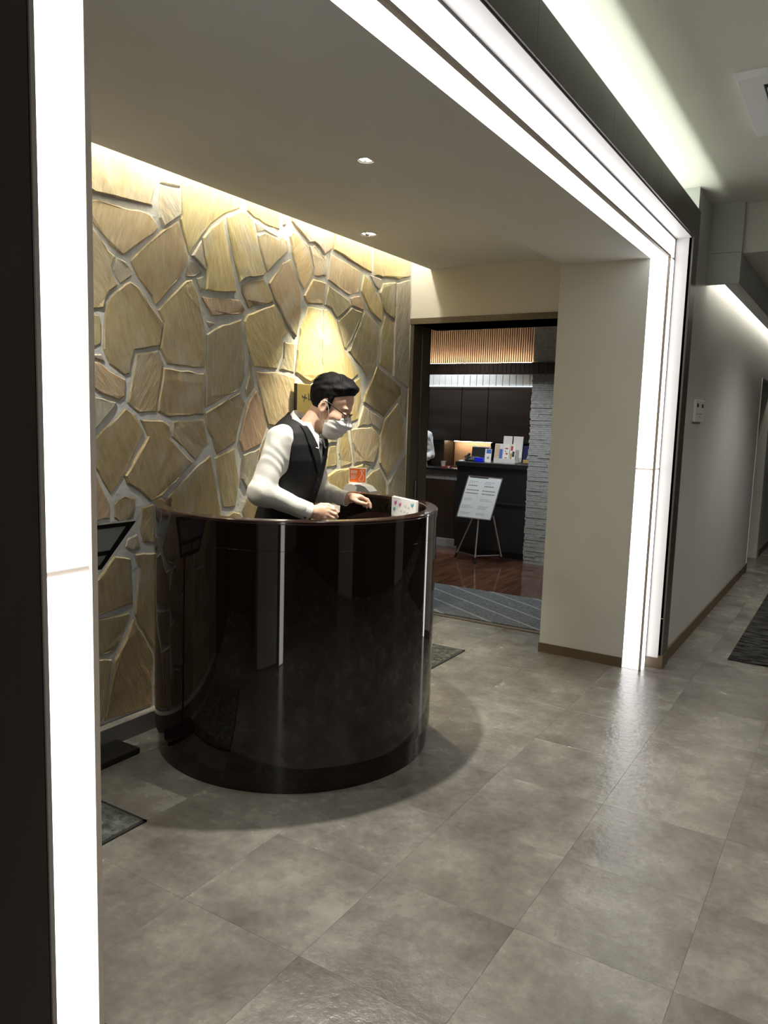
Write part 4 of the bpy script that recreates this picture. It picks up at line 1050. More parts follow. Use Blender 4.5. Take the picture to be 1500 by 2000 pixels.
# worktop: the part of the inner disc in front of the man
WN = Vector((0.986, 0.170)); WB = Vector((-2.241, 2.823)).dot(WN) + 0.152
wp = [(CC[0] + (CR - 0.05) * math.cos(t), CC[1] + (CR - 0.05) * math.sin(t)) for t in np.linspace(-PI / 2 - 0.9, PI / 2 + 0.3, 120)]
wp = [q for q in wp if Vector(q).dot(WN) > WB]
wt = MB().prism(wp, 2, 0.985, 1.012)
obj('worktop', wt, 'lacquer', ct)

# booklet standing inside, against the far right of the ring
bk_ = thing('seating_chart', 'white booklet with small coloured marks standing inside the round counter', 'booklet', (-1.89, 3.26, 1.0125))
p0, p1 = Vector((-2.005, 3.312, 1.0125)), Vector((-1.792, 3.185, 1.0125))
exk = (p1 - p0) / 2; ezk = Vector((0, 0, 0.048)); eyk = Vector((-exk.y, exk.x, 0)).normalized() * 0.004
if eyk.y < 0: eyk = -eyk
ck = (p0 + p1) / 2 + ezk
obj('pages', MB().obox(ck, exk, eyk, ezk), 'paper', bk_)
obj('cover', MB().obox(ck + eyk * 1.5 + Vector((0, 0, 0.002)), exk * 1.01, eyk * 0.5, ezk * 1.03), 'white_plastic', bk_)
for mt, sp in (('magenta_print', [(0.17, 0.68), (0.36, 0.62)]), ('teal_print', [(0.12, 0.33), (0.86, 0.72)]), ('ink_grey', [(0.42, 0.3), (0.55, 0.28), (0.66, 0.26), (0.78, 0.24), (0.6, 0.6), (0.72, 0.55)])):
    mb = MB()
    for u, v in sp:
        s_ = 0.007 if mt != 'ink_grey' else 0.003
        for du, dv in ((0, 0), (0.03, 0.08), (-0.03, 0.05)):
            mb.obox(ck - eyk * 1.1 + exk * (2 * (u + du) - 1) + ezk * (2 * (v + dv) - 1), exk.normalized() * s_ * 0.6, eyk.normalized() * 0.0004, Vector((0, 0, s_)))
    obj('print', mb, mt, bk_)

# ================================================================== WALL PLAQUE, SANITISER, MENU STAND
pq = thing('brass_plaque', 'brass plaque with black brush lettering on the slab wall behind the man', 'plaque', (-2.775, 3.63, 1.42))
obj('plate', MB().rbox(-2.775, 3.635, 1.55, 0.016, 0.30, 0.26, 0.003), 'brass', pq)
obj('side_edge', box(-2.786, -2.766, 3.4815, 3.4855, 1.42, 1.68), 'black_satin', pq)
def brush(strokes):
    mb = MB()
    for st_ in strokes:
        n_ = len(st_)
        for i in range(n_ - 1):
            (y0, z0, w0), (y1, z1, w1) = st_[i], st_[i + 1]
            d = np.array([y1 - y0, z1 - z0]); d = d / np.linalg.norm(d); nn = np.array([-d[1], d[0]])
            P = [(y0 + nn[0] * w0, z0 + nn[1] * w0), (y0 - nn[0] * w0, z0 - nn[1] * w0), (y1 - nn[0] * w1, z1 - nn[1] * w1), (y1 + nn[0] * w1, z1 + nn[1] * w1)]
            mb.prism(P, 0, -2.7668, -2.766)
    return mb
yb, zb = 3.535, 1.603
obj('lettering', brush([
    [(yb - 0.004, zb + 0.012, 0.002), (yb + 0.006, zb + 0.002, 0.005), (yb + 0.008, zb - 0.002, 0.002)],
    [(yb + 0.026, zb + 0.020, 0.003), (yb + 0.020, zb - 0.006, 0.005), (yb + 0.012, zb - 0.026, 0.002)],
    [(yb + 0.012, zb + 0.002, 0.002), (yb + 0.036, zb + 0.000, 0.004), (yb + 0.046, zb - 0.004, 0.002)],
    [(yb + 0.055, zb + 0.026, 0.003), (yb + 0.062, zb + 0.006, 0.005), (yb + 0.055, zb - 0.020, 0.002)],
    [(yb + 0.058, zb - 0.006, 0.002), (yb + 0.080, zb - 0.010, 0.004)],
    [(yb + 0.10, zb + 0.024, 0.004), (yb + 0.12, zb - 0.024, 0.003)], [(yb + 0.09, zb, 0.003), (yb + 0.14, zb + 0.004, 0.003)],
    [(yb + 0.165, zb + 0.022, 0.004), (yb + 0.160, zb - 0.026, 0.003)], [(yb + 0.15, zb + 0.004, 0.003), (yb + 0.20, zb - 0.002, 0.003)]]), 'ink', pq)

sx, sy = -2.52, 3.75
sn = thing('sanitiser_stand', 'white touch-free hand sanitiser dispenser on a stand behind the counter', 'dispenser', (sx, sy, 0.008))
obj('base_plate', MB().lathe([(0.001, 0.0), (0.13, 0.0), (0.13, 0.008), (0.12, 0.012), (0.001, 0.014)], (sx, sy, 0.009), 32), 'white_plastic', sn)
obj('pole', MB().tube([(sx, sy, 0.02), (sx, sy, 1.0)], 0.015, 14), 'white_plastic', sn)
obj('drip_tray', MB().rbox(sx + 0.03, sy, 1.005, 0.20, 0.12, 0.014, 0.005), 'white_plastic', sn)
bdy = MB()
prof = [(-0.06, 1.01), (0.005, 1.01), (0.012, 1.06), (0.03, 1.083), (0.03, 1.096), (0.0, 1.112), (-0.04, 1.110), (-0.062, 1.09)]
bdy.prism([(sx + a, z) for a, z in prof], 1, sy - 0.045, sy + 0.045)
obj('body', bdy, 'white_plastic', sn)
hdp = [(0.0, 1.108), (0.045, 1.112), (0.085, 1.102), (0.118, 1.075), (0.125, 1.045), (0.105, 1.038), (0.085, 1.055), (0.05, 1.07), (0.02, 1.075)]
obj('nozzle_head', MB().prism([(sx + a, z) for a, z in hdp], 1, sy - 0.043, sy + 0.043), 'grey_plastic', sn)
obj('drip_lip', MB().prism([(sx + a, z) for a, z in [(0.055, 1.072), (0.085, 1.056), (0.10, 1.042), (0.075, 1.036), (0.05, 1.05)]], 1, sy - 0.046, sy + 0.046), 'white_plastic', sn)
sg_ = thing('sanitiser_sign', 'small orange sign with white print standing on the sanitiser dispenser', 'sign', (sx - 0.005, sy, 1.114))
fy = Vector((0.45, -0.89, 0)); fx = Vector((0.89, 0.45, 0)); cs = Vector((sx + 0.005, sy, 1.160))
obj('card', MB().obox(cs, fx * 0.052, fy * 0.0015, Vector((0, 0, 0.046))), 'paper', sg_)
obj('orange_field', MB().obox(cs + fy * 0.0018, fx * 0.047, fy * 0.0004, Vector((0, 0, 0.040))), 'orange_print', sg_)
mb = MB()
for k, (u0, u1, v, hh) in enumerate([(-0.85, -0.05, 0.62, 0.09), (-0.85, -0.05, 0.38, 0.07), (-0.85, -0.2, 0.05, 0.035), (-0.85, -0.1, -0.12, 0.035), (-0.85, -0.15, -0.28, 0.035), (-0.85, -0.3, -0.45, 0.035)]):
    n_ = 4 if k < 2 else 6
    for i in range(n_):
        a = u0 + (u1 - u0) * i / n_; b = a + (u1 - u0) / n_ * 0.8
        mb.obox(cs + fy * 0.0026 + fx * 0.047 * (a + b) / 2 + Vector((0, 0, 0.04 * v)), fx * 0.047 * (b - a) / 2, fy * 0.0003, Vector((0, 0, 0.04 * hh)))
obj('lettering', mb, 'paper', sg_)
mb = MB()
ic = [(0.35, 0.8), (0.75, 0.8), (0.78, 0.62), (0.62, 0.62), (0.58, 0.3), (0.72, 0.05), (0.8, -0.5), (0.62, -0.8), (0.3, -0.8), (0.22, -0.5), (0.4, -0.15), (0.5, 0.2), (0.48, 0.62), (0.35, 0.66)]
pts = [cs + fy * 0.0026 + fx * 0.047 * a + Vector((0, 0, 0.04 * b)) for a, b in ic]
for i in range(len(pts)):
    a, b = pts[i - 1], pts[i]; d = (b - a)
    mb.obox((a + b) / 2, d / 2, fy * 0.0003, d.cross(fy).normalized() * 0.0012)
obj('pictogram', mb, 'paper', sg_)

ms = thing('menu_stand', 'black framed menu stand behind the near light column', 'menu stand', (-2.66, 1.98, 0))
obj('base_plate', MB().rbox(-2.668, 1.99, 0.014, 0.155, 0.42, 0.026, 0.004), 'black_satin', ms)
obj('pole', MB().tube([(-2.70, 1.93, 0.02), (-2.66, 1.92, 0.86)], 0.012, 12), 'black_satin', ms)
def menu(y, z):   # inverted trapezoid board, leaning a little forward at the top
    t_ = (z - 0.855) / 0.20
    return Vector((-2.60 + 0.10 * t_, 1.86 + y * (0.155 + 0.092 * t_), z))
def quad(mb, a, b, off, th):
    n_ = Vector((1, 0, -0.5)).normalized()
    P = [menu(a[0], a[1]), menu(b[0], a[1]), menu(b[0], b[1]), menu(a[0], b[1])]
    mb.hexa([p + n_ * (off - th) for p in P] + [p + n_ * off for p in P])
    return mb
fm = MB()
quad(fm, (-1, 0.855), (1, 0.873), 0.006, 0.012); quad(fm, (-1, 1.038), (1, 1.056), 0.006, 0.012); quad(fm, (-1, 0.918), (1, 0.936), 0.006, 0.012)
quad(fm, (-1, 0.873), (-0.87, 1.038), 0.006, 0.012); quad(fm, (0.87, 0.873), (1, 1.038), 0.006, 0.012); quad(fm, (-0.04, 0.873), (0.04, 0.918), 0.006, 0.012)
obj('frame', fm, 'black_satin', ms)
for a, b in (((-0.87, 0.936), (0.87, 1.038)), ((-0.87, 0.873), (-0.04, 0.918)), ((0.04, 0.873), (0.87, 0.918))):
    obj('pane', quad(MB(), a, b, 0.002, 0.004), 'grey_panel', ms)

# ================================================================== CORRIDOR FITTINGS
cp = thing('control_panel', 'white wall control panel with two dark displays on the grey corridor wall', 'control panel', (XC, 5.46, 1.61))
obj('plate', MB().rbox(XC + 0.009, 5.465, 1.608, 0.018, 0.29, 0.142, 0.003), 'white_plastic', cp)
for y in (5.385, 5.555):
    obj('display', box(XC + 0.0175, XC + 0.019, y - 0.026, y + 0.026, 1.632, 1.656), 'black_satin', cp)
bt_ = MB()
for k in range(5): bt_.box(XC + 0.0175, XC + 0.0195, 5.36 + k * 0.045, 5.385 + k * 0.045, 1.585, 1.592)
bt_.box(XC + 0.0175, XC + 0.0195, 5.44, 5.49, 1.568, 1.574)
obj('buttons', bt_, 'grey_panel', cp)

ac = thing('ceiling_cassette', 'white square ceiling air outlet with louvres in the corridor ceiling', 'air outlet', (-0.225, 3.87, 2.92))
ax, ay, hw = -0.225, 3.87, 0.36
fr = MB()
def ring_plate(mb, h0, h1, z0, z1):
    v = []
    for h_, z in ((h0, z0), (h0 - 0.012, z1), (h1, z1), (h1, z1 + 0.02)):
        v += [(ax - h_, ay - h_, z), (ax + h_, ay - h_, z), (ax + h_, ay + h_, z), (ax - h_, ay + h_, z)]
    f = [(4 * l + i, 4 * l + (i + 1) % 4, 4 * l + 4 + (i + 1) % 4, 4 * l + 4 + i) for l in range(3) for i in range(4)]
    return mb.add(v, f)
ring_plate(fr, hw, 0.26, 2.9195, 2.893)
obj('frame', fr, 'cassette_white', ac)
obj('recess', box(ax - 0.275, ax + 0.275, ay - 0.275, ay + 0.275, 2.908, 2.919), 'black_matt', ac)
for i, (dx, dy) in enumerate(((1, 0), (-1, 0), (0, 1), (0, -1))):
    c_ = Vector((ax + dx * 0.235, ay + dy * 0.235, 2.895)); n_ = Vector((dx, dy, 0)); t_ = Vector((-dy, dx, 0))
    obj('louvre', MB().obox(c_, n_ * 0.018 + Vector((0, 0, 0.004)), t_ * 0.205, Vector((0, 0, 0.0025))), 'cassette_white', ac)
obj('centre_grille', MB().rbox(ax, ay, 2.897, 0.40, 0.40, 0.016, 0.006), 'cassette_white', ac)
gl = MB()
for k in range(9): gl.box(ax - 0.17, ax + 0.17, ay - 0.163 + k * 0.04, ay - 0.157 + k * 0.04, 2.887, 2.8895)
obj('grille_lines', gl, 'grey_panel', ac)

for o in bpy.data.objects:   # print and marks far too small to pick apart
    if o.parent and o.name.split('.')[0] in ('print', 'lettering', 'grille_lines', 'buttons', 'keypad', 'beam_ribs', 'pictogram'):
        o['kind'] = 'stuff'
# ================================================================== PEOPLE
plain('skin', (0.60, 0.37, 0.26), 0.5, var=0.07, scale=30)
plain('hair_black', (0.006, 0.0055, 0.006), 0.62, var=0.4, scale=60, stretch=(1, 1, 0.3), bump=0.5, bscale=140, spec=0.12)
plain('shirt_white', (0.70, 0.69, 0.64), 0.75, var=0.03, scale=12, bump=0.12, bscale=14)
plain('vest_black', (0.010, 0.010, 0.011), 0.7, var=0.1, scale=60, bump=0.05, bscale=200, spec=0.3)
plain('trousers_black', (0.010, 0.010, 0.011), 0.8, var=0.1, scale=60, spec=0.3)
plain('mask_white', (0.72, 0.71, 0.68), 0.8, var=0.02, scale=20)
plain('spectacle_black', (0.006, 0.006, 0.006), 0.55, var=0.1, spec=0.2)
plain('shoe_black', (0.008, 0.008, 0.008), 0.25, var=0.1)
plain('coat_white', (0.66, 0.72, 0.78), 0.75, var=0.03, scale=12, bump=0.12, bscale=14)
def tie_mat():
    mt, N, L, b = new_mat('tie_striped')
    tc = N.new('ShaderNodeTexCoord'); mp = N.new('ShaderNodeMapping'); mp.inputs['Rotation'].default_value = (0.9, 0.3, 0)
    w = N.new('ShaderNodeTexWave'); w.inputs['Scale'].default_value = 26; w.bands_direction = 'Z'
    L.new(tc.outputs['Object'], mp.inputs[0]); L.new(mp.outputs[0], w.inputs['Vector'])
    r_ = N.new('ShaderNodeValToRGB')
    r_.color_ramp.elements[0].color = (0.045, 0.045, 0.05, 1); r_.color_ramp.elements[1].color = (0.30, 0.30, 0.31, 1)
    L.new(w.outputs[1], r_.inputs[0]); L.new(r_.outputs[0], b.inputs['Base Color']); b.inputs['Roughness'].default_value = 0.5
tie_mat()

def rot_frame(f, r):
    f = np.array(f, float); f /= np.linalg.norm(f)
    r = np.array(r, float); r -= f * (r @ f); r /= np.linalg.norm(r)
    return f, r, np.cross(r, f) * -1 if np.cross(r, f)[2] < 0 else np.cross(r, f)

class Field:
    """signed distance grid; shapes are merged with a smooth minimum inside their own window only"""
    def __init__(s, lo, hi, h):
        s.lo = np.array(lo, float); s.h = h
        s.n = np.ceil((np.array(hi) - s.lo) / h).astype(int) + 1
        s.d = np.full(s.n, 0.5, np.float32)
        s.ax = [s.lo[i] + h * np.arange(s.n[i]) for i in range(3)]
    def win(s, lo, hi):
        sl = []
        for i in range(3):
            a = max(int((lo[i] - s.lo[i]) / s.h) - 1, 0); b = min(int((hi[i] - s.lo[i]) / s.h) + 3, s.n[i])
            if b <= a: return None, None
            sl.append(slice(a, b))
        X = np.meshgrid(*[s.ax[i][sl[i]] for i in range(3)], indexing='ij', sparse=True)
        return tuple(sl), X
    def merge(s, fn, lo, hi, k, op='add'):
        m_ = 0.03 + k
        sl, X = s.win(np.array(lo) - m_, np.array(hi) + m_)
        if sl is None: return s
        b = fn(*X).astype(np.float32); a = s.d[sl]
        if op == 'add':
            hh = np.clip(0.5 + 0.5 * (b - a) / max(k, 1e-5), 0, 1)
            s.d[sl] = b * (1 - hh) + a * hh - k * hh * (1 - hh)
        elif op == 'sub':
            b = -b
            hh = np.clip(0.5 - 0.5 * (b - a) / max(k, 1e-5), 0, 1)
            s.d[sl] = b * (1 - hh) + a * hh + k * hh * (1 - hh)
        return s
    def ell(s, c, r, fr=None, k=0.01, op='add'):
        c = np.array(c, float); r = np.array(r, float)
        A = np.eye(3) if fr is None else np.array(fr)
        ext = np.abs(A.T) @ r
        def fn(x, y, z):
            p = [x - c[0], y - c[1], z - c[2]]
            q = [A[i][0] * p[0] + A[i][1] * p[1] + A[i][2] * p[2] for i in range(3)]
            k0 = np.sqrt(sum((q[i] / r[i]) ** 2 for i in range(3)))
            k1 = np.sqrt(sum((q[i] / r[i] ** 2) ** 2 for i in range(3))) + 1e-9
            return k0 * (k0 - 1) / k1
        return s.merge(fn, c - ext, c + ext, k, op)
    def cap(s, a, b, ra, rb, k=0.008, op='add'):
        a = np.array(a, float); b = np.array(b, float); ab = b - a; L2 = ab @ ab + 1e-12
        def fn(x, y, z):
            t = np.clip(((x - a[0]) * ab[0] + (y - a[1]) * ab[1] + (z - a[2]) * ab[2]) / L2, 0, 1)
            return np.sqrt((x - a[0] - t * ab[0]) ** 2 + (y - a[1] - t * ab[1]) ** 2 + (z - a[2] - t * ab[2]) ** 2) - (ra + (rb - ra) * t)
        R_ = max(ra, rb)
        return s.merge(fn, np.minimum(a, b) - R_, np.maximum(a, b) + R_, k, op)
    def chain(s, pts, rs, k=0.006, op='add'):
        for i in range(len(pts) - 1): s.cap(pts[i], pts[i + 1], rs[i], rs[i + 1], k, op)
        return s
    def fn(s, f, lo, hi, k=0.01, op='add'): return s.merge(f, lo, hi, k, op)
    def mesh(s):
        d = s.d; n = s.n; ins = d < 0
        cx = ins[:-1, :-1, :-1].astype(np.int8)
        tot = np.zeros(tuple(n - 1), np.int8)
        for i in (0, 1):
            for j in (0, 1):
                for k in (0, 1): tot += ins[i:n[0] - 1 + i, j:n[1] - 1 + j, k:n[2] - 1 + k]
        act = (tot > 0) & (tot < 8)
        I = np.argwhere(act)
        idx = np.full(tuple(n - 1), -1, np.int64); idx[act] = np.arange(len(I))
        acc = np.zeros((len(I), 3)); cnt = np.zeros(len(I))
        cor = [np.array(c) for c in np.ndindex(2, 2, 2)]
        for a in cor:
            for ax in range(3):
                if a[ax]: continue
                b = a.copy(); b[ax] = 1
                da = d[tuple((I + a).T)]; db = d[tuple((I + b).T)]
                mk = (da < 0) != (db < 0)
                t = np.where(mk, da / np.where(mk, da - db, 1), 0)
                p = np.repeat(a[None].astype(float), len(I), 0); p[:, ax] += t
                acc[mk] += p[mk]; cnt[mk] += 1
        V = s.lo + (I + acc / cnt[:, None]) * s.h
        F = []
        for ax in range(3):
            o1, o2 = [(1, 2), (2, 0), (0, 1)][ax]
            sl0 = [slice(None)] * 3; sl1 = [slice(None)] * 3
            sl0[ax] = slice(0, n[ax] - 1); sl1[ax] = slice(1, n[ax])
            ch = ins[tuple(sl0)] != ins[tuple(sl1)]
            E = np.argwhere(ch)
            E = E[(E[:, o1] > 0) & (E[:, o2] > 0) & (E[:, o1] < n[o1] - 1) & (E[:, o2] < n[o2] - 1)]
            st = ins[tuple(E.T)]
            def cell(d1, d2):
                q = E.copy(); q[:, o1] += d1; q[:, o2] += d2
                return idx[tuple(q.T)]
            Q = np.stack([cell(-1, -1), cell(0, -1), cell(0, 0), cell(-1, 0)], 1)
            Q[~st] = Q[~st][:, ::-1]
            F.append(Q[(Q >= 0).all(1)])
        return V, np.concatenate(F)

def sdf_obj(name, fld, mat, parent, xf, relax=1):
    V, F = fld.mesh()
    for _ in range(relax):   # light smoothing of the lattice
        S = np.zeros_like(V); c = np.zeros(len(V))
        for a, b in ((0, 1), (1, 2), (2, 3), (3, 0)):
            np.add.at(S, F[:, a], V[F[:, b]]); np.add.at(c, F[:, a], 1)
            np.add.at(S, F[:, b], V[F[:, a]]); np.add.at(c, F[:, b], 1)
        V = V * 0.5 + 0.5 * S / np.maximum(c, 1)[:, None]
    W = xf(V)
    org = ORG[parent.name]
    # a part keeps the origin of its thing even when it hangs under another part
    me = bpy.data.meshes.new(name)
    W = W - np.array(org)
    me.vertices.add(len(W)); me.vertices.foreach_set('co', W.astype(np.float32).ravel())
    me.loops.add(F.size); me.loops.foreach_set('vertex_index', F.astype(np.int32).ravel())
    me.polygons.add(len(F)); me.polygons.foreach_set('loop_start', (np.arange(len(F)) * 4).astype(np.int32))
    me.polygons.foreach_set('use_smooth', np.ones(len(F), bool))
    me.update(calc_edges=True); me.validate()
    me.materials.append(MATS[mat])
    return link(name, me, parent, org)

def frame_xf(O, yaw):
    """local (u right, w towards the corridor viewer, z up) to world"""
    eu = np.array([math.cos(yaw), math.sin(yaw), 0]); ew = np.array([math.sin(yaw), -math.cos(yaw), 0]); ez = np.array([0, 0, 1.0]); O = np.array(O, float)
    def xf(P):
        P = np.asarray(P, float)
        return O + P[..., 0:1] * eu + P[..., 1:2] * ew + P[..., 2:3] * ez
    return xf

def loft_fn(tab, F2, R2, grow=0.0, z0=None, z1=None, pw=2.3):
    """body section per height: tab rows (z, forward, half depth, half width)"""
    T_ = np.array(tab)
    z0 = T_[0, 0] if z0 is None else z0; z1 = T_[-1, 0] if z1 is None else z1
    def fn(u, w, z):
        fc = np.interp(z, T_[:, 0], T_[:, 1]); a = np.interp(z, T_[:, 0], T_[:, 2]) + grow; b = np.interp(z, T_[:, 0], T_[:, 3]) + grow
        f = u * F2[0] + w * F2[1] - fc; r = u * R2[0] + w * R2[1]
        q = (np.abs(f / a) ** pw + np.abs(r / b) ** pw) ** (1 / pw)
        d = (q - 1) * np.minimum(a, b)
        return np.maximum(d, np.maximum(z0 - z, z - z1))
    return fn

# ---------------------------------------------------------------- the man behind the counter
man = thing('person', 'man in white shirt, black waistcoat, striped tie and face mask bending over the round counter', 'person', (-2.241, 2.823, 0.0))
XM = frame_xf((-2.241, 2.823, 0.0), YAW)
th = math.radians(22)
F2 = (math.cos(th), math.sin(th)); R2 = (-math.sin(th), math.cos(th))
def pf(f, r, z): return np.array([f * F2[0] + r * R2[0], f * F2[1] + r * R2[1], z])
TORSO = [(0.94, -0.090, 0.122, 0.172), (1.02, -0.062, 0.118, 0.160), (1.10, -0.040, 0.116, 0.154), (1.20, -0.012, 0.120, 0.160), (1.30, 0.004, 0.124, 0.170),
         (1.37, 0.008, 0.120, 0.174), (1.42, 0.008, 0.106, 0.164), (1.45, 0.010, 0.094, 0.140), (1.475, 0.014, 0.080, 0.106), (1.50, 0.024, 0.066, 0.074), (1.53, 0.034, 0.056, 0.058)]
SH_R, EL_R, WR_R = np.array([-0.058, 0.148, 1.398]), np.array([-0.122, 0.215, 1.162]), np.array([0.062, 0.130, 1.074])
SH_L, EL_L, WR_L = np.array([0.066, -0.148, 1.400]), np.array([0.085, -0.215, 1.135]), np.array([0.228, -0.135, 1.107])
# head frame: looks right in the picture and down
psi, tht, HS = math.radians(9), math.radians(24), 1.05
hf = np.array([math.cos(psi) * math.cos(tht), math.sin(psi) * math.cos(tht), -math.sin(tht)])
hr = np.array([-math.sin(psi), math.cos(psi), 0.0])
hu = np.array([math.cos(psi) * math.sin(tht), math.sin(psi) * math.sin(tht), math.cos(tht)])
HC = np.array([0.142, -0.006, 1.536])
HF = np.array([hf, hr, hu])
def hp(f, r, u): return HC + HS * (f * hf + r * hr + u * hu)
def he(fl, c, r, k=0.012, op='add', fr=None): return fl.ell(hp(*c), np.array(r) * HS, HF if fr is None else fr, k, op)

body = Field((-0.26, -0.32, 0.90), (0.40, 0.32, 1.74), 0.0042)
body.fn(loft_fn(TORSO, F2, R2, -0.020, 0.93, 1.455), (-0.3, -0.3, 0.93), (0.3, 0.3, 1.48), 0.01)
for S_, E_, W_ in ((SH_R, EL_R, WR_R), (SH_L, EL_L, WR_L)):
    body.cap(S_, E_, 0.042, 0.036, 0.02); body.cap(E_, W_, 0.036, 0.026, 0.01)
# neck and head
body.cap(pf(0.045, 0, 1.42), hp(-0.022, 0, -0.035), 0.052, 0.052, 0.012)
he(body, (0.0, 0, 0.055), (0.096, 0.075, 0.084))
he(body, (0.042, 0, -0.015), (0.056, 0.060, 0.085), 0.02)
he(body, (0.032, 0, -0.066), (0.056, 0.050, 0.040), 0.02)
he(body, (0.076, 0, -0.090), (0.020, 0.022, 0.018), 0.015)
he(body, (0.082, 0, 0.036), (0.017, 0.050, 0.012), 0.010)
body.cap(hp(0.098, 0, 0.016), hp(0.119, 0, -0.028), 0.009, 0.0135, 0.008)
for s_ in (-1, 1):
    he(body, (0.050, s_ * 0.046, -0.018), (0.034, 0.018, 0.022), 0.015)        # cheek
    he(body, (0.103, s_ * 0.034, 0.014), (0.016, 0.018, 0.011), 0.006, 'sub')  # eye socket
    he(body, (0.0865, s_ * 0.033, 0.012), (0.012, 0.015, 0.012), 0.003)        # eyelid
    he(body, (-0.006, s_ * 0.079, 0.004), (0.020, 0.010, 0.033), 0.004)        # ear
    he(body, (-0.001, s_ * 0.088, 0.006), (0.011, 0.006, 0.019), 0.004, 'sub')
# right hand: back of the hand towards us, fingers curled over a slip of paper
def finger(pts, r0=0.0088, r1=0.0072): body.chain([np.array(p) for p in pts], list(np.linspace(r0, r1, len(pts))), 0.003)
body.cap(WR_R, (0.094, 0.117, 1.068), 0.027, 0.028, 0.012)
body.ell((0.122, 0.110, 1.064), (0.046, 0.019, 0.036), None, 0.012)
for q in ((0.156, 0.106, 1.088), (0.163, 0.111, 1.072), (0.160, 0.114, 1.055), (0.151, 0.114, 1.040)): body.ell(q, (0.012, 0.011, 0.0105), None, 0.006)
finger([(0.156, 0.107, 1.088), (0.190, 0.104, 1.079), (0.202, 0.092, 1.064), (0.194, 0.081, 1.058)])
finger([(0.163, 0.111, 1.072), (0.195, 0.108, 1.058), (0.203, 0.096, 1.045), (0.194, 0.084, 1.041)], 0.0092)
finger([(0.160, 0.113, 1.055), (0.188, 0.110, 1.041), (0.194, 0.098, 1.030), (0.185, 0.087, 1.028)])
finger([(0.151, 0.113, 1.040), (0.175, 0.110, 1.029), (0.180, 0.099, 1.022), (0.172, 0.089, 1.021)], 0.0078, 0.0065)
finger([(0.098, 0.100, 1.080), (0.130, 0.088, 1.096), (0.160, 0.084, 1.096), (0.186, 0.090, 1.088)], 0.0125, 0.0088)
# left hand: reaching out, forefinger pointing down
body.cap(WR_L, (0.256, -0.128, 1.110), 0.025, 0.025, 0.012)
body.ell((0.280, -0.124, 1.116), (0.036, 0.034, 0.017), None, 0.012)
for k_, w_ in enumerate((-0.096, -0.115, -0.134, -0.150)): body.ell((0.308 - 0.005 * k_, w_, 1.120 - 0.002 * k_), (0.012, 0.0105, 0.010), None, 0.006)
finger([(0.308, -0.097, 1.119), (0.336, -0.094, 1.108), (0.349, -0.092, 1.088), (0.352, -0.091, 1.070)])
finger([(0.306, -0.115, 1.119), (0.334, -0.115, 1.104), (0.340, -0.115, 1.083), (0.333, -0.115, 1.069)], 0.0092)
finger([(0.301, -0.133, 1.117), (0.326, -0.134, 1.102), (0.329, -0.133, 1.084), (0.320, -0.132, 1.073)])
finger([(0.295, -0.148, 1.115), (0.315, -0.150, 1.102), (0.318, -0.149, 1.088), (0.311, -0.148, 1.078)], 0.0078, 0.0065)
finger([(0.262, -0.103, 1.108), (0.288, -0.084, 1.098), (0.312, -0.080, 1.092), (0.330, -0.084, 1.088)], 0.012, 0.0085)
body_o = sdf_obj('body', body, 'skin', man, XM, 1)

# shirt: sleeves with soft folds, chest under the waistcoat, cuffs
def folds(S_, E_, R_, amp, freq, ph):
    ab = E_ - S_; L_ = np.linalg.norm(ab); ab = ab / L_
    def fn(x, y, z):
        t = (x - S_[0]) * ab[0] + (y - S_[1]) * ab[1] + (z - S_[2]) * ab[2]
        tt = np.clip(t / L_, 0, 1)
        q = np.sqrt((x - S_[0] - tt * L_ * ab[0]) ** 2 + (y - S_[1] - tt * L_ * ab[1]) ** 2 + (z - S_[2] - tt * L_ * ab[2]) ** 2)
        an = np.sin(0.35 * freq * t + 5.0 * np.sin(21 * (x + 0.6 * z) + ph) + 4.2 * np.sin(27 * (y - 0.7 * z))) + 0.8 * np.sin(55 * x - 38 * z + 30 * y + 2 * ph)
        return q - (R_[0] + (R_[1] - R_[0]) * tt) - amp * an
    return fn
shirt = Field((-0.30, -0.34, 0.98), (0.34, 0.34, 1.56), 0.0048)
shirt.fn(loft_fn(TORSO, F2, R2, -0.007, 1.0, 1.47), (-0.3, -0.3, 1.0), (0.3, 0.3, 1.5), 0.01)
for S_, E_, W_, r_ in ((SH_R, EL_R, WR_R, (0.055, 0.055, 0.043)), (SH_L, EL_L, WR_L, (0.054, 0.052, 0.039))):
    bx_lo, bx_hi = np.minimum(S_, E_) - 0.08, np.maximum(S_, E_) + 0.08
    shirt.fn(folds(S_, E_, (r_[0], r_[1]), 0.0013, 60, 0.3), bx_lo, bx_hi, 0.03)
    d_ = (W_ - E_) / np.linalg.norm(W_ - E_); e_ = W_ - d_ * 0.035
    shirt.fn(folds(E_, e_, (r_[1], r_[2]), 0.0017, 70, 1.7), np.minimum(E_, e_) - 0.08, np.maximum(E_, e_) + 0.08, 0.016)
    shirt.ell(E_ - np.array([0.002, 0, 0.004]), (r_[1] + 0.002,) * 3, None, 0.03)
sh_o = sdf_obj('shirt', shirt, 'shirt_white', man, XM, 1)
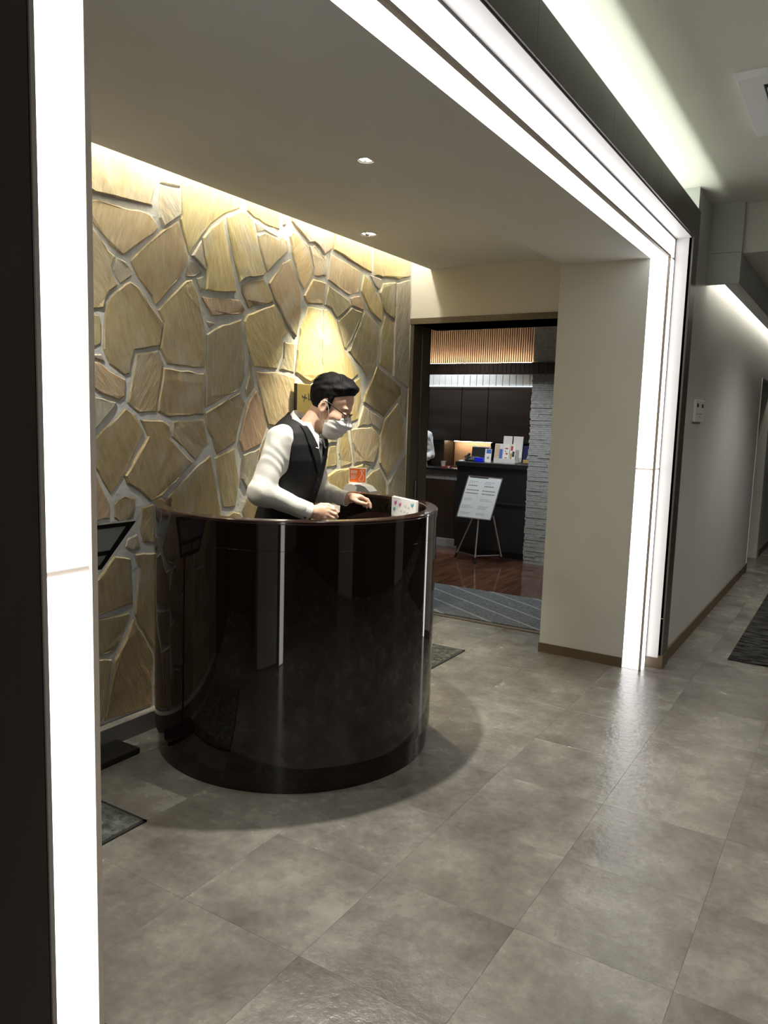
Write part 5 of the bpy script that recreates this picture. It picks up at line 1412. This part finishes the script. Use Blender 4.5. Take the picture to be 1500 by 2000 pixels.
def cuff(W_, E_, r_, ln):
    d_ = Vector(W_ - E_).normalized(); a_ = Vector(W_) - d_ * 0.050; b_ = Vector(W_) + d_ * ln
    n_ = 24; s1 = d_.cross(Vector((0, 0, 1))).normalized(); s2 = s1.cross(d_)
    prof = [(0.0, r_ - 0.004), (0.004, r_), (0.97, r_ + 0.001), (1.0, r_), (1.0, r_ - 0.003), (0.3, r_ - 0.005)]
    vs = []
    for t, rr in prof:
        for k in range(n_):
            an = 2 * PI * k / n_
            vs.append(tuple(a_.lerp(b_, t) + (s1 * math.cos(an) * 0.92 + s2 * math.sin(an)) * rr))
    fs = [(i * n_ + k, i * n_ + (k + 1) % n_, (i + 1) * n_ + (k + 1) % n_, (i + 1) * n_ + k) for i in range(len(prof) - 1) for k in range(n_)]
    return vs, fs, a_, b_, s1, s2, d_
for W_, E_, r_, ln in ((WR_R, EL_R, 0.0425, 0.020), (WR_L, EL_L, 0.036, 0.012)):
    vs, fs, a_, b_, s1, s2, d_ = cuff(W_, E_, r_, ln)
    mb = MB().add([tuple(p) for p in XM(np.array(vs))], fs, True)
    co = obj('cuff', mb, 'shirt_white', sh_o, ORG[man.name])
    if W_ is WR_R:
        q = a_.lerp(b_, 0.72) - s2 * r_ * 0.72 + (s1 if s1.y > 0 else -s1) * r_ * 0.66
        mb = MB().obox(q, d_ * 0.005, s2 * 0.004, s1 * 0.003)
        mb.v = [tuple(p) for p in XM(np.array(mb.v))]
        obj('cuff_link', mb, 'black_satin', sh_o, ORG[man.name])

# waistcoat with a deep V
vest = Field((-0.30, -0.30, 0.93), (0.30, 0.30, 1.58), 0.0046)
vest.fn(loft_fn(TORSO, F2, R2, 0.0, 0.955, 1.515), (-0.3, -0.3, 0.95), (0.3, 0.3, 1.53), 0.004)
def vcut(u, w, z):
    f = u * F2[0] + w * F2[1]; r = u * R2[0] + w * R2[1]
    wv = np.interp(z, [1.10, 1.245, 1.40, 1.47, 1.55], [-0.05, 0.0, 0.062, 0.092, 0.095])
    return np.maximum(np.abs(r) - wv, 0.02 - f)
vest.fn(vcut, (-0.1, -0.2, 1.2), (0.3, 0.3, 1.56), 0.003, 'sub')
vest.cap(pf(0.050, 0, 1.455), pf(0.10, 0, 1.60), 0.082, 0.11, 0.004, 'sub')
for S_, E_ in ((SH_R, EL_R), (SH_L, EL_L)):   # armholes
    sg = np.array([R2[0], R2[1], 0]) * (1 if S_ is SH_R else -1)
    vest.cap(S_ + sg * 0.015 + np.array([0, 0, 0.02]), S_ + sg * 0.030 - np.array([0, 0, 0.12]), 0.060, 0.056, 0.01, 'sub')
ve_o = sdf_obj('waistcoat', vest, 'vest_black', man, XM, 1)
# front surface of the waistcoat, for things that lie on it
_tf = np.array(TORSO)
def front(r, z, off=0.0):
    fc, a, b = (np.interp(z, _tf[:, 0], _tf[:, i]) for i in (1, 2, 3))
    q = max(1 - abs(r / b) ** 2.3, 0.0) ** (1 / 2.3)
    return pf(fc + a * q + off, r, z)
def strip(inner, outer, off, th):
    """band between two (r, z) edge lines laid on the waistcoat front"""
    n_ = len(inner); vs = []
    for o_ in (off, off + th):
        for (r0, z0), (r1, z1) in zip(inner, outer): vs += [front(r0, z0, o_), front(r1, z1, o_)]
    fs = []
    for i in range(n_ - 1):
        a = 2 * i
        fs += [(a, a + 1, a + 3, a + 2), (2 * n_ + a, 2 * n_ + a + 2, 2 * n_ + a + 3, 2 * n_ + a + 1), (a, a + 2, 2 * n_ + a + 2, 2 * n_ + a), (a + 1, 2 * n_ + a + 1, 2 * n_ + a + 3, a + 3)]
    fs += [(0, 2 * n_, 2 * n_ + 1, 1), (2 * n_ - 2, 2 * n_ - 1, 4 * n_ - 1, 4 * n_ - 2)]
    mb = MB(); mb.add([tuple(p) for p in XM(np.array(vs))], fs, True)
    return mb
for s_ in (1, -1):
    zz = np.linspace(1.240, 1.455, 24)
    inn = [(s_ * float(np.interp(z, [1.245, 1.40, 1.47], [-0.012, 0.053, 0.086])), float(z)) for z in zz]
    out = [(s_ * (float(np.interp(z, [1.24, 1.30, 1.38, 1.46], [0.012, 0.056, 0.098, 0.108]))), float(z)) for z in zz]
    obj('lapel', strip(inn, out, 0.0015, 0.006), 'vest_black', ve_o, ORG[man.name])
zz = np.linspace(0.985, 1.235, 6)
obj('button_band', strip([(-0.010, float(z)) for z in zz], [(0.012, float(z)) for z in zz], -0.001, 0.004), 'vest_black', ve_o, ORG[man.name])
for z in (1.03, 1.09, 1.15, 1.21):
    c_ = Vector(XM(front(0.001, z, 0.005)))
    obj('button', MB().rbox(*c_, 0.011, 0.011, 0.011, 0.005), 'black_satin', ve_o, ORG[man.name])
mb = strip([(-0.075, 1.300), (-0.075, 1.315)], [(-0.115, 1.300), (-0.115, 1.315)], 0.001, 0.003)
obj('name_badge', mb, 'white_plastic', man, ORG[man.name])
# tie on the shirt front, knot under the collar
zz = np.linspace(1.235, 1.365, 6)
obj('tie', strip([(-0.022 + 0.06 * (float(z) - 1.235), float(z)) for z in zz], [(0.022 - 0.06 * (float(z) - 1.235), float(z)) for z in zz], -0.006, 0.006), 'tie_striped', man, ORG[man.name])
kn = MB().rbox(0, 0, 0, 0.030, 0.034, 0.034, 0.010)
kc = front(0, 1.382, -0.004)
kn.v = [tuple(XM(np.array([x, y, z]) * np.array([0.8, 1, 1]) + kc)) for x, y, z in kn.v]
obj('tie_knot', kn, 'tie_striped', man, ORG[man.name])
# collar: a standing band folded over, two points in front
up_, lo_ = [], []
ring = np.linspace(-1, 1, 29)
for t in ring:
    an = t * PI * 0.97            # 0 = nape ... +-pi = throat
    bk2 = (1 + math.cos(an)) / 2  # 1 at the nape
    sd = 1 if t > 0 else -1
    f_u, r_u = 0.056 - 0.066 * math.cos(an), 0.064 * math.sin(an)
    z_u = 1.412 + 0.112 * bk2 ** 0.75
    f_l, r_l = 0.050 - 0.086 * math.cos(an), 0.094 * math.sin(an) + 0.024 * (1 - bk2) ** 2 * sd
    z_l = 1.392 + 0.094 * bk2 - 0.040 * (1 - bk2) ** 2.5
    up_.append(pf(f_u, r_u, z_u)); lo_.append(pf(f_l, r_l, z_l))
vs = []; n_ = len(ring)
for p, q in zip(up_, lo_):
    m1 = p + (q - p) * 0.5 + np.array([0, 0, 0.004])
    vs += [p, m1, q]
nrm = []
ctr = pf(0.05, 0, 1.42)
for p in list(vs):
    d_ = p - ctr; d_[2] = 0; nrm.append(d_ / (np.linalg.norm(d_) + 1e-9))
vs2 = [p - 0.003 * q for p, q in zip(vs, nrm)]
fs = []
for i in range(n_ - 1):
    for j in range(2):
        a = 3 * i + j
        fs += [(a, a + 3, a + 4, a + 1), (3 * n_ + a, 3 * n_ + a + 1, 3 * n_ + a + 4, 3 * n_ + a + 3)]
    fs += [(3 * i, 3 * n_ + 3 * i, 3 * n_ + 3 * i + 3, 3 * i + 3), (3 * i + 2, 3 * i + 5, 3 * n_ + 3 * i + 5, 3 * n_ + 3 * i + 2)]
for e_ in (0, 3 * (n_ - 1)):
    fs += [(e_, e_ + 1, 3 * n_ + e_ + 1, 3 * n_ + e_), (e_ + 1, e_ + 2, 3 * n_ + e_ + 2, 3 * n_ + e_ + 1)]
obj('collar', MB().add([tuple(p) for p in XM(np.array(vs + vs2))], fs, True), 'shirt_white', sh_o, ORG[man.name])

# trousers and shoes
tr = Field((-0.32, -0.28, 0.03), (0.16, 0.30, 1.02), 0.0085)
tr.fn(loft_fn([(0.78, -0.105, 0.115, 0.165), (0.86, -0.108, 0.130, 0.178), (0.94, -0.092, 0.118, 0.168), (1.0, -0.07, 0.112, 0.156)], F2, R2, -0.004), (-0.35, -0.3, 0.78), (0.2, 0.3, 1.0), 0.02)
for s_ in (-1, 1):
    hipj, kne, ank = pf(-0.105, s_ * 0.088, 0.82), pf(-0.075, s_ * 0.098, 0.46), pf(-0.105, s_ * 0.105, 0.07)
    tr.cap(hipj, kne, 0.088, 0.066, 0.03); tr.cap(kne, ank, 0.066, 0.056, 0.02)
sdf_obj('trousers', tr, 'trousers_black', man, XM, 1)
for s_ in (-1, 1):
    sh = Field((-0.36, -0.34, -0.02), (0.24, 0.34, 0.14), 0.006)
    a_, b_ = pf(-0.125, s_ * 0.105, 0.045), pf(0.055, s_ * 0.12, 0.034)
    sh.cap(a_, b_, 0.042, 0.036, 0.01); sh.cap(a_, a_ + np.array([0, 0, 0.05]), 0.042, 0.040, 0.015)
    sh.fn(lambda u, w, z: (z - 0.003) + 0 * u + 0 * w, (-0.4, -0.4, -0.05), (0.4, 0.4, 0.004), 0.001, 'sub')
    sdf_obj('shoe', sh, 'shoe_black', man, XM, 0)

# hair
hair = Field((0.0, -0.13, 1.42), (0.34, 0.13, 1.74), 0.0036)
def hair_fn(u, w, z):
    p = [u - HC[0], w - HC[1], z - HC[2]]
    f, r, t = [(HF[i][0] * p[0] + HF[i][1] * p[1] + HF[i][2] * p[2]) / HS for i in range(3)]
    top = np.clip((t - 0.04) / 0.09, 0, 1)
    frn = np.clip((f + 0.02) / 0.10, 0, 1)
    back = np.maximum(f + 0.018, -(t + 0.058 + 0.25 * (f + 0.05)))         # behind the ears, down to the nape
    crown = (0.048 + 0.62 * np.clip(f, -0.02, 0.2) - t) / 1.18             # above the ears to the hairline
    side = np.maximum(np.abs(f - 0.012) - 0.012, np.abs(t - 0.03) - 0.035) # sideburn
    reg = np.minimum(np.minimum(back, crown), np.maximum(side, 0.05 - np.abs(r)))
    thin = 0.18 + 0.82 * np.clip(-reg / 0.030, 0, 1)                       # cut close at the edges
    rr = 0.0025 + (0.0035 + 0.014 * top + 0.006 * top * frn) * thin
    q = np.sqrt((f / (0.097 + rr)) ** 2 + (r / (0.076 + rr * 0.8)) ** 2 + ((t - 0.055) / (0.085 + rr)) ** 2)
    d = (q - 1) * 0.085
    lock = np.sin(95 * r + 22 * f + 5 * np.sin(38 * t)) * np.sin(60 * f - 30 * t)
    d = d - 0.0026 * lock * (0.35 + top) * thin
    return np.maximum(d, reg) * HS
hair.fn(hair_fn, (0.0, -0.13, 1.42), (0.34, 0.13, 1.74), 0.002)
he(hair, (0.056, 0.008, 0.126), (0.038, 0.050, 0.018), 0.015)
ha_o = sdf_obj('hair', hair, 'hair_black', man, XM, 1)
wis = MB()
for k in range(26):
    f0, r0 = rng.uniform(-0.07, 0.085), rng.uniform(-0.045, 0.05)
    t0 = 0.150 - 4.5 * (f0 - 0.01) ** 2 - 6 * r0 ** 2
    ln = rng.uniform(0.012, 0.034); df = rng.uniform(0.2, 0.9)
    P = [hp(f0 + ln * df * a, r0 + rng.normal(0, 0.002), t0 - 0.012 + ln * (a - 0.35 * a * a)) for a in (0, 0.4, 0.75, 1.0)]
    wis.tube([tuple(p) for p in XM(np.array(P))], [0.0016, 0.0012, 0.0008, 0.0003], 5)
obj('hair_wisps', wis, 'hair_black', ha_o, ORG[man.name])

# face mask with pleats, ear loops
msk = Field((0.06, -0.13, 1.36), (0.34, 0.13, 1.58), 0.0034)
def mask_fn(u, w, z):
    p = [u - HC[0], w - HC[1], z - HC[2]]
    f, r, t = [(HF[i][0] * p[0] + HF[i][1] * p[1] + HF[i][2] * p[2]) / HS for i in range(3)]
    a = np.sqrt(((f - 0.044) / 0.076) ** 2 + (r / 0.068) ** 2 + ((t + 0.046) / 0.078) ** 2)
    d = (a - 1) * 0.066
    d = d + 0.0016 * np.sin(240 * (t + 0.05) + 14 * np.abs(r)) * np.clip((f - 0.02) / 0.06, 0, 1)
    # upper edge runs from the nose bridge down to the cheek, rear edge in front of the ear, lower edge under the chin
    top_ = t - (0.004 - 0.62 * np.clip(0.105 - f, 0, 0.1))
    rear = 0.026 - f - 0.10 * (t + 0.05)
    return np.maximum(np.maximum(d, top_), rear) * HS
msk.fn(mask_fn, (0.06, -0.13, 1.36), (0.34, 0.13, 1.58), 0.002)
msk.cap(hp(0.100, 0, 0.004), hp(0.122, 0, -0.030), 0.012, 0.016, 0.012)
mk_o = sdf_obj('face_mask', msk, 'mask_white', man, XM, 1)
for s_ in (-1, 1):
    for P in ([(0.040, 0.066, -0.034), (0.022, 0.079, 0.006), (0.002, 0.084, 0.036), (-0.014, 0.080, 0.034)], [(0.030, 0.064, -0.070), (0.012, 0.074, -0.052), (-0.006, 0.082, -0.026), (-0.016, 0.080, -0.014)]):
        obj('ear_loop', MB().tube([tuple(XM(hp(a, s_ * b, c))) for a, b, c in P], 0.0016, 6), 'mask_white', mk_o, ORG[man.name])
# spectacles
gl_o = obj('spectacles', MB().tube([tuple(XM(hp(a, b, c))) for a, b, c in ((0.106, -0.010, 0.014), (0.110, 0, 0.018), (0.106, 0.010, 0.014))], 0.0016, 6), 'spectacle_black', man, ORG[man.name])
for s_ in (-1, 1):
    P = [(0.106 - 0.010 * (abs(math.cos(t)) * (1 if math.cos(t) > 0 else 0)), s_ * (0.036 + 0.026 * math.cos(t)), 0.006 + 0.015 * math.sin(t)) for t in np.linspace(0, 2 * PI, 21)]
    obj('rim', MB().tube([tuple(XM(hp(*p))) for p in P], 0.0014, 6, False), 'spectacle_black', gl_o, ORG[man.name])
    P = [(0.097, s_ * 0.062, 0.012), (0.060, s_ * 0.074, 0.020), (0.010, s_ * 0.083, 0.032), (-0.012, s_ * 0.084, 0.028), (-0.026, s_ * 0.082, 0.008)]
    obj('temple', MB().tube([tuple(XM(hp(*p))) for p in P], [0.0030, 0.0028, 0.0022, 0.0022, 0.0018], 6), 'spectacle_black', gl_o, ORG[man.name])

# slip of paper in the right hand
pp = thing('paper_slip', 'small cream paper slip held in the near hand of the man', 'paper', tuple(XM(np.array([0.196, 0.088, 1.07]))))
cpp = np.array([0.196, 0.088, 1.083])
mb = MB().obox(cpp, (0.019, 0.001, -0.002), (0.0004, 0.0026, 0.0003), (0.001, 0.001, 0.016))
mb.v = [tuple(XM(np.array(p))) for p in mb.v]
obj('slip', mb, 'paper', pp)

# ---------------------------------------------------------------- figure at the side counter of the lobby
p2_ = thing('person', 'figure in a white shirt mostly hidden behind the door leaf in the lobby', 'person', (-4.945, 8.72, 0))
X2 = frame_xf((-4.945, 8.72, 0), -PI / 2 + 0.15)    # u forward (towards the counter), w to the figure's right
T2 = [(0.80, 0.0, 0.10, 0.155), (0.92, 0.0, 0.10, 0.150), (1.0, 0.01, 0.092, 0.135), (1.1, 0.02, 0.10, 0.145), (1.2, 0.03, 0.105, 0.155), (1.28, 0.035, 0.09, 0.150), (1.32, 0.035, 0.07, 0.11), (1.36, 0.04, 0.05, 0.055)]
bd2 = Field((-0.2, -0.32, 0.75), (0.42, 0.32, 1.68), 0.0085)
bd2.fn(loft_fn(T2, (1, 0), (0, 1), -0.014, 0.8, 1.36), (-0.2, -0.2, 0.8), (0.2, 0.2, 1.36), 0.01)
bd2.cap((0.04, 0, 1.30), (0.06, 0, 1.42), 0.046, 0.044, 0.02)
bd2.ell((0.075, 0, 1.50), (0.09, 0.072, 0.10), None, 0.02); bd2.ell((0.10, 0, 1.44), (0.055, 0.05, 0.055), None, 0.02)
bd2.cap((0.165, 0, 1.50), (0.178, 0, 1.465), 0.009, 0.012, 0.01)
sh2 = Field((-0.2, -0.34, 0.78), (0.42, 0.34, 1.42), 0.0085)
sh2.fn(loft_fn(T2, (1, 0), (0, 1), 0.006, 0.8, 1.36), (-0.2, -0.2, 0.8), (0.2, 0.2, 1.36), 0.01)
for s_ in (-1, 1):
    S_, E_, W_ = np.array([0.03, s_ * 0.165, 1.295]), np.array([0.02, s_ * 0.215, 1.05]), np.array([0.22, s_ * 0.16, 0.985])
    bd2.cap(S_, E_, 0.036, 0.03, 0.02); bd2.cap(E_, W_, 0.03, 0.022, 0.01)
    h0 = W_ + np.array([0.05, 0, -0.004]); bd2.ell(h0, (0.045, 0.034, 0.015), None, 0.012)
    for k_ in range(4): bd2.chain([h0 + np.array([0.035, (k_ - 1.5) * 0.019, 0]), h0 + np.array([0.066, (k_ - 1.5) * 0.02, -0.002]), h0 + np.array([0.088 - 0.006 * abs(k_ - 1), (k_ - 1.5) * 0.02, -0.012])], [0.009, 0.0085, 0.0075], 0.004)
    bd2.chain([h0 + np.array([-0.01, -s_ * 0.03, 0]), h0 + np.array([0.02, -s_ * 0.05, -0.004]), h0 + np.array([0.045, -s_ * 0.052, -0.008])], [0.012, 0.010, 0.009], 0.005)
    sh2.fn(folds(S_, E_, (0.060, 0.050), 0.004, 40, 0.5), np.minimum(S_, E_) - 0.08, np.maximum(S_, E_) + 0.08, 0.02)
    sh2.fn(folds(E_, W_ - (W_ - E_) * 0.1, (0.050, 0.040), 0.004, 45, 1.1), np.minimum(E_, W_) - 0.08, np.maximum(E_, W_) + 0.08, 0.015)
sdf_obj('body', bd2, 'skin', p2_, X2, 1)
sdf_obj('shirt', sh2, 'coat_white', p2_, X2, 1)
hr2 = Field((-0.08, -0.12, 1.36), (0.20, 0.12, 1.66), 0.0085)
hr2.ell((0.066, 0, 1.52), (0.105, 0.086, 0.105), None, 0.01)
hr2.ell((0.15, 0, 1.44), (0.07, 0.075, 0.10), None, 0.01, 'sub')
sdf_obj('hair', hr2, 'hair_black', p2_, X2, 1)
tr2 = Field((-0.18, -0.24, 0.02), (0.2, 0.24, 0.86), 0.01)
tr2.fn(loft_fn([(0.72, 0.0, 0.098, 0.155), (0.84, 0.0, 0.098, 0.150)], (1, 0), (0, 1)), (-0.2, -0.2, 0.72), (0.2, 0.2, 0.84), 0.02)
for s_ in (-1, 1): tr2.cap((0.0, s_ * 0.082, 0.76), (0.0, s_ * 0.085, 0.42), 0.078, 0.058, 0.02); tr2.cap((0.0, s_ * 0.085, 0.42), (-0.01, s_ * 0.09, 0.06), 0.058, 0.05, 0.02)
sdf_obj('trousers', tr2, 'trousers_black', p2_, X2, 1)
for s_ in (-1, 1):
    s2_ = Field((-0.12, -0.2, -0.02), (0.24, 0.2, 0.1), 0.008)
    s2_.cap((-0.03, s_ * 0.09, 0.045), (0.13, s_ * 0.10, 0.034), 0.04, 0.034, 0.01)
    s2_.fn(lambda u, w, z: (z - 0.003) + 0 * u + 0 * w, (-0.4, -0.4, -0.05), (0.4, 0.4, 0.004), 0.001, 'sub')
    sdf_obj('shoe', s2_, 'shoe_black', p2_, X2, 0)
